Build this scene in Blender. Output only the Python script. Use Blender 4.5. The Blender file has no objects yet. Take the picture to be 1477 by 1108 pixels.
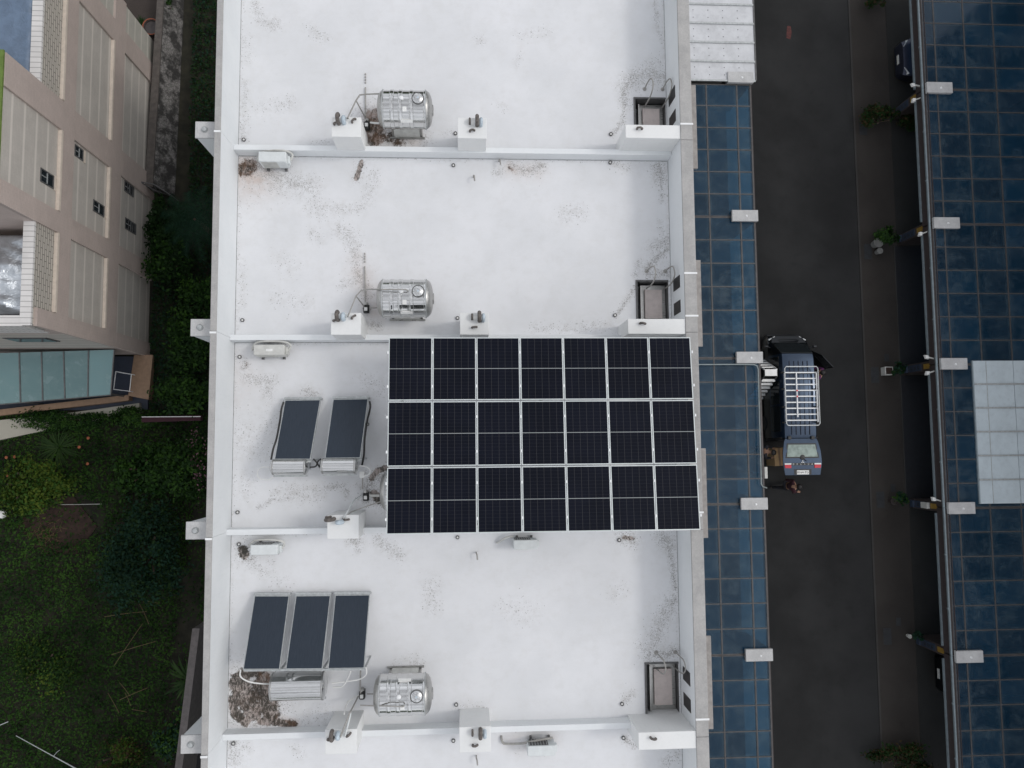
import bpy, bmesh, math, random
import numpy as np
from mathutils import Vector, Matrix, noise
random.seed(7); rng = np.random.default_rng(7)
sc = bpy.context.scene
COL = sc.collection
Z0 = 8.7                       # roof level above the ground; coordinates below are roof-relative
G = -8.7
# ------------------------------------------------------------------ camera
FPX, PIT, ROL, YAW, CZ = 1115.3873, .0772002, -.0566, -.0086, 22.6271
ROT = Matrix.Rotation(YAW, 3, 'Z') @ Matrix.Rotation(ROL, 3, 'Y') @ Matrix.Rotation(PIT, 3, 'X')
cd = bpy.data.cameras.new('camera'); cam = bpy.data.objects.new('camera', cd); COL.objects.link(cam)
cam.matrix_world = Matrix.Translation((0, 0, CZ + Z0)) @ ROT.to_4x4()
cd.sensor_width = 36; cd.lens = FPX / 1477 * 36; cd.clip_end = 500; sc.camera = cam
def at(px, py, z):             # survey: point of the photograph on the level z (metres, roof = 0)
    d = ROT @ Vector(((px - 738.5) / FPX, -(py - 554) / FPX, -1.0)); t = (z - CZ) / d.z
    return (d.x * t, d.y * t)
# ------------------------------------------------------------------ light
w = bpy.data.worlds.new('World'); sc.world = w; w.use_nodes = True
n = w.node_tree.nodes; l = w.node_tree.links
bg = n['Background']; sky = n.new('ShaderNodeTexSky'); sky.sky_type = 'NISHITA'; sky.sun_disc = False
sky.sun_elevation = math.radians(50); sky.sun_rotation = math.radians(83); sky.dust_density = 3; sky.air_density = 1.0
hs = n.new('ShaderNodeHueSaturation'); hs.inputs['Saturation'].default_value = .3
ov = n.new('ShaderNodeMix'); ov.data_type = 'RGBA'; ov.inputs[0].default_value = .6; ov.inputs[7].default_value = (4.75, 4.85, 5.1, 1)   # even overcast cloud over the clear-sky model
l.new(sky.outputs[0], hs.inputs['Color']); l.new(hs.outputs[0], ov.inputs[6]); tcw = n.new('ShaderNodeTexCoord'); cn = n.new('ShaderNodeTexNoise'); cn.inputs['Scale'].default_value = 2.6; cn.inputs['Detail'].default_value = 6; cn.inputs['Roughness'].default_value = .6; cn.inputs['Distortion'].default_value = .4
l.new(tcw.outputs['Generated'], cn.inputs['Vector']); cr = n.new('ShaderNodeMapRange'); cr.inputs[1].default_value = .34; cr.inputs[2].default_value = .66; cr.inputs[3].default_value = .5; cr.inputs[4].default_value = 1.45; l.new(cn.outputs['Fac'], cr.inputs[0])
cm = n.new('ShaderNodeVectorMath'); cm.operation = 'SCALE'; l.new(ov.outputs[2], cm.inputs[0]); l.new(cr.outputs[0], cm.inputs['Scale']); l.new(cm.outputs[0], bg.inputs['Color'])
bg.inputs['Strength'].default_value = .15
sd = bpy.data.lights.new('sun', 'SUN'); sd.energy = 0.5; sd.angle = math.radians(10); sd.color = (1, .97, .93)
so = bpy.data.objects.new('sun', sd); COL.objects.link(so)
sdir = Vector((math.cos(math.radians(50)) * .99, math.cos(math.radians(50)) * .12, math.sin(math.radians(50))))
so.rotation_euler = sdir.to_track_quat('Z', 'Y').to_euler(); so.location = (0, 0, 60)
sc.view_settings.view_transform = 'Standard'; sc.view_settings.look = 'None'; sc.view_settings.gamma = 1
sc.view_settings.exposure = 0.28
sc.render.engine = 'CYCLES'; sc.cycles.max_bounces = 8; sc.cycles.transparent_max_bounces = 8
# ------------------------------------------------------------------ materials
class NT:
    def __init__(s, name):
        s.m = bpy.data.materials.new(name); s.m.use_nodes = True
        s.t = s.m.node_tree; s.b = s.t.nodes['Principled BSDF']; s.out = s.t.nodes['Material Output']
        s.tc = None
    def n(s, typ, **k):
        x = s.t.nodes.new('ShaderNode' + typ)
        for a, v in k.items(): setattr(x, a, v)
        return x
    def put(s, sock, v):
        if hasattr(v, 'links') or isinstance(v, bpy.types.NodeSocket): s.t.links.new(v, sock)
        elif isinstance(v, (tuple, list)): sock.default_value = (*v, 1) if len(v) == 3 and len(sock.default_value) == 4 else v
        else: sock.default_value = v
    def coord(s, which='Object'):
        if not s.tc: s.tc = s.n('TexCoord')
        return s.tc.outputs[which]
    def wpos(s): return s.n('NewGeometry').outputs['Position']
    def scale(s, vec, sc_):
        x = s.n('Mapping'); s.put(x.inputs['Vector'], vec); x.inputs['Scale'].default_value = sc_; return x.outputs[0]
    def noise(s, vec, scale, detail=4, rough=.6, dist=0):
        x = s.n('TexNoise'); s.put(x.inputs['Vector'], vec); x.inputs['Scale'].default_value = scale
        x.inputs['Detail'].default_value = detail; x.inputs['Roughness'].default_value = rough; x.inputs['Distortion'].default_value = dist
        return x.outputs['Fac']
    def math(s, op, a, b=0., c=0.):
        x = s.n('Math', operation=op); s.put(x.inputs[0], a); s.put(x.inputs[1], b); s.put(x.inputs[2], c); return x.outputs[0]
    def ramp(s, v, a, b, lo=0., hi=1.):
        x = s.n('MapRange'); x.interpolation_type = 'SMOOTHSTEP'; s.put(x.inputs[0], v); s.put(x.inputs[1], a); s.put(x.inputs[2], b); s.put(x.inputs[3], lo); s.put(x.inputs[4], hi); return x.outputs[0]
    def mix(s, f, a, b):
        x = s.n('Mix', data_type='RGBA'); s.put(x.inputs[0], f); s.put(x.inputs[6], a); s.put(x.inputs[7], b); return x.outputs[2]
    def set(s, **k):
        for a, v in k.items(): s.put(s.b.inputs[a.replace('_', ' ')], v)
        return s.m
    def bump(s, h, strength=.3, dist=.01):
        x = s.n('Bump'); s.put(x.inputs['Height'], h); x.inputs['Strength'].default_value = strength; x.inputs['Distance'].default_value = dist
        s.t.links.new(x.outputs[0], s.b.inputs['Normal'])
def simple(name, c, rough=.6, metal=0., var=.12, scale=6., spec=.5):
    t = NT(name); p = t.wpos(); f = t.noise(p, scale, 5)
    f = t.ramp(f, .3, .7)
    return t.set(Base_Color=t.mix(f, tuple(x * (1 - var) for x in c), tuple(min(1, x * (1 + var)) for x in c)), Roughness=rough, Metallic=metal, Specular_IOR_Level=spec)
M = {}
def white_paint(name, base, streak=.1):
    t = NT(name); p = t.wpos()
    a = t.ramp(t.noise(p, .9, 5), .3, .75); b = t.ramp(t.noise(p, 9, 6, .7), .45, .8)
    v = t.ramp(t.noise(t.scale(p, (6, 6, .7)), 2.2, 5, .65), .5, .85)
    c = t.mix(a, base, tuple(x * f for x, f in zip(base, (.95, .955, .96))))
    c = t.mix(t.math('MULTIPLY', v, streak), c, (.35, .36, .34))
    c = t.mix(t.math('MULTIPLY', b, .07), c, (.4, .39, .36))
    t.bump(t.noise(p, 60, 3), .08, .003)
    return t.set(Base_Color=c, Roughness=.75, Specular_IOR_Level=.25)
M['wall'] = white_paint('white_wall_paint', (.77, .79, .8), .10)
M['block'] = white_paint('white_block_paint', (.79, .795, .785), .12)
def roof_mat():
    t = NT('white_roof_coating'); p = t.wpos(); at_ = t.n('Attribute'); at_.attribute_name = 'stain'
    sp = t.n('SeparateColor'); t.put(sp.inputs[0], at_.outputs['Color']); g, r, b = sp.outputs[0], sp.outputs[1], sp.outputs[2]
    big = t.ramp(t.noise(p, .55, 4), .3, .7); med = t.ramp(t.noise(p, 3.5, 6, .65), .42, .75)
    c = t.mix(big, (.755, .76, .775), (.69, .697, .71))
    c = t.mix(t.math('MULTIPLY', med, .24), c, (.6, .59, .575))
    sw = t.ramp(t.noise(t.scale(p, (1, 7, 1)), 5, 3), .45, .7)
    c = t.mix(t.math('MULTIPLY', sw, .06), c, (.85, .86, .88))
    # pink-brown rust wash
    rn = t.math('MULTIPLY', r, t.ramp(t.noise(p, 4, 5), .25, .7, .35, 1))
    c = t.mix(t.math('MULTIPLY', rn, .6), c, (.5, .36, .28))
    # light grime wash and black specks
    wash = t.math('MULTIPLY', g, t.ramp(t.noise(p, 7, 5), .35, .7))
    c = t.mix(t.math('MULTIPLY', wash, .38), c, (.34, .32, .29))
    thr = t.math('SUBTRACT', .8, t.math('MULTIPLY', g, .27))
    n1 = t.noise(p, 24, 4, .75)
    speck = t.ramp(t.math('SUBTRACT', n1, thr), 0., .05)
    speck = t.math('MULTIPLY', speck, t.ramp(g, .04, .2))
    c = t.mix(t.math('MULTIPLY', speck, .7), c, (.11, .1, .09))
    dv = t.n('VectorMath', operation='ADD'); nz = t.n('TexNoise'); nz.inputs['Scale'].default_value = 40; t.put(nz.inputs['Vector'], p)
    sc2 = t.n('VectorMath', operation='SCALE'); t.put(sc2.inputs[0], nz.outputs['Color']); sc2.inputs['Scale'].default_value = .035
    t.put(dv.inputs[0], p); t.put(dv.inputs[1], sc2.outputs[0])
    for vs_, k_, cc_ in ((27, .95, (.13, .115, .1)), (46, .8, (.2, .18, .165))):
        vo = t.n('TexVoronoi'); t.put(vo.inputs['Vector'], dv.outputs[0]); vo.inputs['Scale'].default_value = vs_
        rc = t.n('SeparateColor'); t.put(rc.inputs[0], vo.outputs['Color'])
        on = t.math('LESS_THAN', rc.outputs[0], t.math('MULTIPLY', t.math('POWER', g, 1.7), k_)); big_ = t.math('ADD', .2, t.math('MULTIPLY', rc.outputs[1], .25))
        m_ = t.math('MULTIPLY', on, t.ramp(t.math('SUBTRACT', vo.outputs['Distance'], big_), -.06, .1, 1., 0.))
        c = t.mix(t.math('MULTIPLY', m_, t.math('ADD', .25, t.math('MULTIPLY', rc.outputs[2], .6))), c, cc_)
    # sparse specks everywhere
    s2 = t.math('MULTIPLY', t.ramp(t.noise(p, 13, 4, .7), .70, .74), t.ramp(t.noise(p, 1.1, 2), .5, .62))
    c = t.mix(t.math('MULTIPLY', s2, .4), c, (.3, .28, .26))
    # solid moss / mud
    th = t.noise(p, 12, 6, .7)
    sol = t.ramp(t.math('ADD', b, t.math('MULTIPLY', t.math('SUBTRACT', th, .5), 1.1)), .42, .62)
    mud = t.mix(t.ramp(t.math('ADD', t.math('MULTIPLY', t.noise(t.scale(p, (3, 1.6, 1)), 4.5, 8, .8, .6), .75), t.math('MULTIPLY', t.noise(p, 1.6, 3), .3)), .475, .61), (.03, .025, .017), (.44, .38, .35))
    mud = t.mix(t.math('MULTIPLY', r, t.ramp(t.noise(p, 5, 4), .4, .6, .05, .55)), mud, (.16, .07, .028))
    c = t.mix(t.math('MULTIPLY', sol, .95), c, mud)
    t.bump(t.noise(p, 40, 4), .1, .004)
    return t.set(Base_Color=c, Roughness=.7, Specular_IOR_Level=.3)
M['roof'] = roof_mat()
def concrete(name, base, dark, fleck=.5):
    t = NT(name); p = t.wpos()
    a = t.ramp(t.noise(p, 2.2, 6, .7), .3, .7); b = t.ramp(t.noise(p, 22, 5, .7), .35, .7); f = t.ramp(t.noise(p, 34, 3), .70, .76)
    c = t.mix(t.math('ADD', t.math('MULTIPLY', a, .6), t.math('MULTIPLY', b, .4)), dark, base)
    c = t.mix(t.math('MULTIPLY', f, fleck), c, (.7, .7, .68))
    t.bump(b, .2, .006)
    return t.set(Base_Color=c, Roughness=.85, Specular_IOR_Level=.2)
M['coping'] = concrete('grey_concrete_coping', (.47, .46, .445), (.33, .325, .32))
M['capstone'] = concrete('grey_capstone', (.6, .6, .595), (.42, .42, .42), .3)
M['concrete'] = concrete('pale_concrete', (.42, .41, .37), (.26, .26, .23), .2)
M['flash'] = simple('white_flashing', (.82, .83, .83), .5, 0, .04)
def steel(name, c, rough):
    t = NT(name); p = t.coord()
    f = t.noise(t.scale(p, (1, 6, 6)), 5, 5, .6)
    t.bump(t.noise(p, 6, 3), .12, .01)
    return t.set(Base_Color=t.mix(t.ramp(f, .3, .7), tuple(x * .9 for x in c), c), Roughness=t.ramp(f, .2, .8, rough * .6, rough * 1.5), Metallic=1.)
M['steel'] = steel('stainless_steel', (.7, .7, .69), .12)
M['steel_dull'] = steel('dull_stainless', (.47, .465, .45), .34)
M['alu'] = simple('mill_aluminium', (.7, .72, .72), .4, .7, .06)
M['galv'] = simple('galvanised_steel', (.46, .48, .48), .5, .5, .15, 12)
M['pvframe'] = simple('silver_panel_frame', (.62, .66, .66), .45, .25, .05)
M['darkmetal'] = simple('dark_grey_metal', (.12, .12, .12), .5, .3, .2)
M['joint'] = simple('grey_joint_sealant', (.3, .31, .31), .8, 0, .3, 9)
M['conduit'] = simple('grey_green_conduit', (.3, .34, .34), .5, .2, .08)
M['ledge'] = simple('taupe_ledge', (.3, .28, .265), .8, 0, .15)
M['potgrey'] = simple('grey_glazed_pot', (.26, .26, .25), .5, 0, .1)
M['iron'] = simple('cast_iron', (.022, .024, .027), .75, 0, .2)
M['black'] = simple('black_rubber_and_shade', (.02, .02, .02), .5, 0, .2)
M['pipe'] = simple('grey_pvc_pipe', (.33, .32, .3), .5, 0, .15, 10)
M['pipedark'] = simple('weathered_vent_pipe', (.13, .115, .105), .75, 0, .35, 14)
M['pipeblue'] = simple('pale_blue_vent', (.5, .58, .64), .5, 0, .08)
M['white'] = simple('white_plastic', (.78, .78, .76), .45, 0, .05)
M['acbody'] = simple('ivory_casing', (.66, .69, .69), .5, 0, .05)
M['acold'] = simple('aged_ivory_casing', (.56, .56, .53), .6, 0, .1)
M['grille'] = simple('condenser_fins', (.1, .1, .1), .5, .3, .3, 40)
M['red'] = simple('red_lens', (.55, .02, .04), .2, 0, .05)
M['rustbrown'] = simple('brown_fascia', (.05, .038, .038), .6, 0, .15)
M['railblue'] = simple('pale_blue_rail', (.27, .33, .36), .4, .3, .1)
M['gold'] = simple('gold_plate', (.42, .26, .06), .4, .4, .1)
M['signblue'] = simple('slate_blue_plate', (.03, .045, .075), .5, 0, .1)
M['pillartile'] = simple('brown_pillar_tile', (.05, .04, .038), .5, 0, .2, 10)
M['terracotta'] = simple('terracotta', (.26, .08, .04), .7, 0, .2)
M['trunk'] = simple('bark', (.07, .05, .035), .9, 0, .3, 15)
M['straw'] = simple('dry_straw', (.13, .095, .045), .9, 0, .25, 20)
M['soil'] = simple('dark_soil', (.035, .02, .015), .95, 0, .4, 5)
M['cardboard'] = simple('cardboard', (.5, .33, .17), .85, 0, .06)
M['navyfloor'] = simple('navy_floor', (.035, .045, .07), .6, 0, .1)
M['tan'] = simple('tan_render', (.26, .17, .11), .8, 0, .1)
M['skin'] = simple('skin', (.35, .2, .13), .6, 0, .05)
M['hair'] = simple('black_hair', (.012, .01, .01), .5, 0, .1)
M['cloth_dark'] = simple('dark_cloth', (.02, .02, .025), .9, 0, .2)
M['cloth_plum'] = simple('plum_cloth', (.14, .035, .13), .9, 0, .15)
M['cloth_maroon'] = simple('maroon_cloth', (.035, .008, .014), .9, 0, .15)
M['asphalt'] = None
def asphalt(name, c, k=.3):
    t = NT(name); p = t.wpos()
    a = t.ramp(t.noise(p, .35, 5, .6), .3, .7); b = t.ramp(t.noise(p, 70, 3, .8), .35, .7); d = t.ramp(t.noise(p, 1.7, 6, .7), .52, .75)
    col = t.mix(a, tuple(x * (1 - k) for x in c), tuple(x * (1 + k) for x in c))
    col = t.mix(t.math('MULTIPLY', b, .35), col, tuple(x * 2.1 for x in c))
    col = t.mix(t.math('MULTIPLY', d, .3), col, tuple(x * .55 for x in c))
    t.bump(b, .3, .01)
    return t.set(Base_Color=col, Roughness=.9, Specular_IOR_Level=.2)
M['asphalt'] = asphalt('asphalt', (.0235, .0238, .024))
M['pavement'] = asphalt('brown_grey_pavement', (.036, .032, .029), .2)
M['kerb'] = asphalt('kerb_concrete', (.046, .044, .042), .2)
M['darktile'] = simple('black_floor_tile', (.012, .012, .014), .6, 0, .15)
M['carport'] = asphalt('carport_floor', (.024, .024, .023), .2)
M['forecourt'] = asphalt('forecourt_floor', (.16, .155, .15), .15)
M['earth'] = simple('earth', (.018, .017, .01), .95, 0, .5, 2.5)
def cell_mat():
    t = NT('solar_cells'); g = t.coord('Generated'); s = t.n('SeparateXYZ'); t.put(s.inputs[0], g)
    def line(v, k, wd):
        fr = t.math('FRACT', t.math('ADD', t.math('MULTIPLY', v, k), .5)); d = t.math('ABSOLUTE', t.math('SUBTRACT', fr, .5)); return t.ramp(d, wd, wd * 1.6, 1., 0.)
    u = line(s.outputs[0], 6., .022); v = line(s.outputs[1], 18., .035); bus = line(s.outputs[0], 60., .16)
    mid = t.ramp(t.math('ABSOLUTE', t.math('SUBTRACT', s.outputs[1], .5)), .0045, .0055, 1., 0.)
    p = t.wpos()
    c = t.mix(t.ramp(t.noise(p, .8, 3), .35, .65), (.0045, .0058, .011), (.006, .0075, .0145))
    c = t.mix(t.math('MULTIPLY', bus, .05), c, (.05, .05, .05))
    c = t.mix(t.math('MULTIPLY', v, .35), c, (.04, .042, .05)); c = t.mix(t.math('MULTIPLY', u, .5), c, (.075, .073, .075)); c = t.mix(mid, c, (.3, .32, .32))
    return t.set(Base_Color=c, Roughness=.22, Specular_IOR_Level=.08)
M['cell'] = cell_mat()
def coll_mat():
    t = NT('collector_glass'); p = t.coord(); f = t.noise(t.scale(p, (20, 1, 1)), 4, 3)
    return t.set(Base_Color=t.mix(t.ramp(f, .3, .7), (.021, .031, .046), (.028, .039, .056)), Roughness=.25, Specular_IOR_Level=.3)
M['collector'] = coll_mat()
def glass(name, base, trans, f, tint, spec=.5):
    t = NT(name); a = t.n('Attribute'); a.attribute_name = 'tint'; p = t.wpos()
    v = t.math('MULTIPLY', a.outputs['Fac'], .8); dirt = t.ramp(t.noise(p, 2.2, 6, .65), .4, .75)
    c = t.mix(v, tuple(x * .7 for x in base), tuple(x * 1.3 for x in base)); c = t.mix(t.math('MULTIPLY', dirt, .38), c, tint)
    uv = t.n('SeparateXYZ'); t.put(uv.inputs[0], t.coord('UV')); du = t.math('ABSOLUTE', t.math('SUBTRACT', uv.outputs[0], .5)); dv = t.math('ABSOLUTE', t.math('SUBTRACT', uv.outputs[1], .5))
    edge = t.math('MULTIPLY', t.ramp(t.math('MAXIMUM', du, dv), .36, .5), t.ramp(t.noise(p, 3.2, 5, .7), .35, .7, .2, 1.))   # dust gathers along the glazing bars
    c = t.mix(t.math('MULTIPLY', edge, .55), c, tint)
    t.set(Base_Color=c, Roughness=t.ramp(dirt, 0, 1, .12, .35), Specular_IOR_Level=spec)
    tr = t.n('BsdfTransparent'); tr.inputs[0].default_value = (*trans, 1)
    mx = t.n('MixShader'); mx.inputs[0].default_value = f
    t.t.links.new(t.b.outputs[0], mx.inputs[1]); t.t.links.new(tr.outputs[0], mx.inputs[2]); t.t.links.new(mx.outputs[0], t.out.inputs[0])
    return t.m
M['glass'] = glass('blue_canopy_glass', (.012, .052, .094), (.32, .6, .82), .5, (.12, .175, .2))
M['awnglass'] = glass('frosted_green_glass', (.19, .31, .32), (.5, .8, .8), .2, (.26, .36, .36))
M['winglass'] = simple('dark_window_glass', (.02, .025, .03), .1, 0, .2)
def sheet_mat(name, c, k):
    t = NT(name); p = t.wpos(); a = t.ramp(t.noise(p, 1.5, 6, .7), .3, .75); b = t.ramp(t.noise(p, 6, 5), .45, .8)
    col = t.mix(a, c, tuple(x * k for x in c)); col = t.mix(t.math('MULTIPLY', b, .2), col, tuple(x * .6 for x in c))
    return t.set(Base_Color=col, Roughness=.5, Specular_IOR_Level=.4)
M['sheet'] = sheet_mat('white_polycarbonate', (.56, .64, .68), .88)
M['metalsheet'] = sheet_mat('white_metal_sheet', (.66, .67, .69), .82)
M['carpaint'] = None
def carpaint(name, c):
    t = NT(name); p = t.coord(); f = t.ramp(t.noise(p, 4, 3), .3, .7)
    return t.set(Base_Color=t.mix(f, tuple(x * .9 for x in c), c), Roughness=.3, Metallic=.75, Coat_Weight=.3, Coat_Roughness=.08)
M['carpaint'] = carpaint('slate_blue_paint', (.034, .053, .086)); M['carblack_and_shade'] = carpaint('black_and_shaded_paint', (.012, .014, .017)); M['cargrey'] = carpaint('grey_blue_paint', (.045, .052, .08))  # black also carries the shade painted on the blue van
M['ribpaint'] = simple('dark_navy_groove', (.015, .022, .045), .5, .3, .1)
M['carglass'] = simple('tinted_car_glass', (.012, .016, .018), .08, 0, .1)
M['rearglass'] = simple('pale_rear_window', (.27, .33, .30), .15, 0, .25, 5)  # pale green stands for the sky's reflection, put into the base colour
M['lamp'] = simple('clear_headlamp', (.7, .72, .72), .15, 0, .05)
def tile(name, c1, c2, mortar, bw, bh, ms, stripes=0):
    t = NT(name); s = t.n('SeparateXYZ'); t.put(s.inputs[0], t.wpos())
    cb = t.n('CombineXYZ'); gn = t.n('NewGeometry'); sn = t.n('SeparateXYZ'); t.put(sn.inputs[0], gn.outputs['Normal']); fy = t.math('GREATER_THAN', t.math('ABSOLUTE', sn.outputs[1]), .7)
    t.put(cb.inputs[0], t.math('ADD', t.math('MULTIPLY', s.outputs[0], fy), t.math('MULTIPLY', s.outputs[1], t.math('SUBTRACT', 1., fy)))); t.put(cb.inputs[1], s.outputs[2])
    br = t.n('TexBrick'); t.put(br.inputs['Vector'], cb.outputs[0]); br.inputs['Color1'].default_value = (*c1, 1); br.inputs['Color2'].default_value = (*c2, 1)
    br.inputs['Mortar'].default_value = (*mortar, 1); br.inputs['Scale'].default_value = 1; br.inputs['Brick Width'].default_value = bw; br.inputs['Row Height'].default_value = bh; br.inputs['Mortar Size'].default_value = ms
    p = t.wpos(); d = t.ramp(t.noise(p, 1.3, 6, .7), .35, .75)
    c = t.mix(t.math('MULTIPLY', d, .3), br.outputs['Color'], tuple(x * .6 for x in c1))
    if stripes:
        fr = t.math('FRACT', t.math('MULTIPLY', s.outputs[2], 1 / stripes)); m_ = t.ramp(t.math('ABSOLUTE', t.math('SUBTRACT', fr, .5)), .06, .1, 1., 0.)
        c = t.mix(t.math('MULTIPLY', m_, .5), c, tuple(min(1, x * 1.45) for x in c1))
    return t.set(Base_Color=c, Roughness=.6, Specular_IOR_Level=.3)
M['pinktile'] = tile('pink_mosaic_tile', (.5, .42, .38), (.47, .395, .355), (.4, .335, .305), .2, .07, .004)
M['greytile'] = tile('grey_panel_tile', (.5, .465, .42), (.475, .44, .4), (.41, .385, .35), .22, .08, .004, .62)
M['bricktile'] = tile('cream_brick_tile', (.54, .5, .44), (.5, .46, .41), (.16, .15, .13), .36, .115, .014)
M['siding'] = tile('pale_siding', (.46, .44, .39), (.43, .42, .37), (.38, .36, .32), .22, .08, .003, .58)
M['copingtile'] = tile('white_coping_tile', (.7, .68, .66), (.66, .64, .62), (.35, .34, .33), .16, .5, .012)
M['sill'] = simple('cream_sill', (.62, .54, .46), .6, 0, .08)
M['greenroof'] = simple('green_roof_paint', (.11, .17, .03), .7, 0, .15)
def tarp(name, c, rough, metal):
    t = NT(name); p = t.wpos(); f = t.noise(p, 3, 6, .6, .5)
    t.bump(t.noise(p, 5, 5, .6, 1.5), .5, .05)
    return t.set(Base_Color=t.mix(t.ramp(f, .3, .7), tuple(x * .75 for x in c), c), Roughness=rough, Metallic=metal)
M['bluetarp'] = tarp('blue_tarpaulin', (.14, .2, .29), .35, 0.); M['silvertarp'] = tarp('silver_tarpaulin', (.6, .64, .68), .3, .85)
def stone():
    t = NT('old_stone'); p = t.wpos(); v = t.n('TexVoronoi'); v.feature = 'DISTANCE_TO_EDGE'; t.put(v.inputs['Vector'], p); v.inputs['Scale'].default_value = 7.5
    e = t.ramp(v.outputs['Distance'], .02, .12); a = t.ramp(t.noise(p, 2.2, 6, .7), .42, .62)
    c = t.mix(a, (.03, .028, .026), (.19, .18, .17)); c = t.mix(e, t.mix(.45, c, (.02, .02, .018)), c); t.bump(e, .6, .05)
    return t.set(Base_Color=c, Roughness=.9)
M['stone'] = stone()
def leaf(name, a, b):
    t = NT(name); at_ = t.n('Attribute'); at_.attribute_name = 'tint'
    t.set(Base_Color=t.mix(at_.outputs['Fac'], a, b), Roughness=.6, Specular_IOR_Level=.12)
    tl = t.n('BsdfTranslucent'); t.put(tl.inputs[0], t.mix(at_.outputs['Fac'], a, b)); mx = t.n('MixShader'); mx.inputs[0].default_value = .25
    t.t.links.new(t.b.outputs[0], mx.inputs[1]); t.t.links.new(tl.outputs[0], mx.inputs[2]); t.t.links.new(mx.outputs[0], t.out.inputs[0])
    return t.m
M['leaf_dark'] = leaf('dark_leaves', (.008, .022, .006), (.022, .055, .014)); M['leaf_mid'] = leaf('mid_leaves', (.010, .038, .006), (.05, .115, .018))
M['leaf_yellow'] = leaf('yellow_green_leaves', (.02, .05, .007), (.095, .135, .018)); M['leaf_teal'] = leaf('blue_green_leaves', (.008, .028, .016), (.02, .058, .034))
M['leaf_brown'] = leaf('brown_leaves', (.03, .02, .01), (.07, .05, .022)); M['leaf_grass'] = leaf('long_grass', (.022, .05, .016), (.055, .1, .03))
M['flower'] = simple('orange_flower', (.3, .085, .035), .7, 0, .1); M['pinkflower'] = simple('pink_blossom', (.17, .08, .1), .7, 0, .2)
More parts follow.
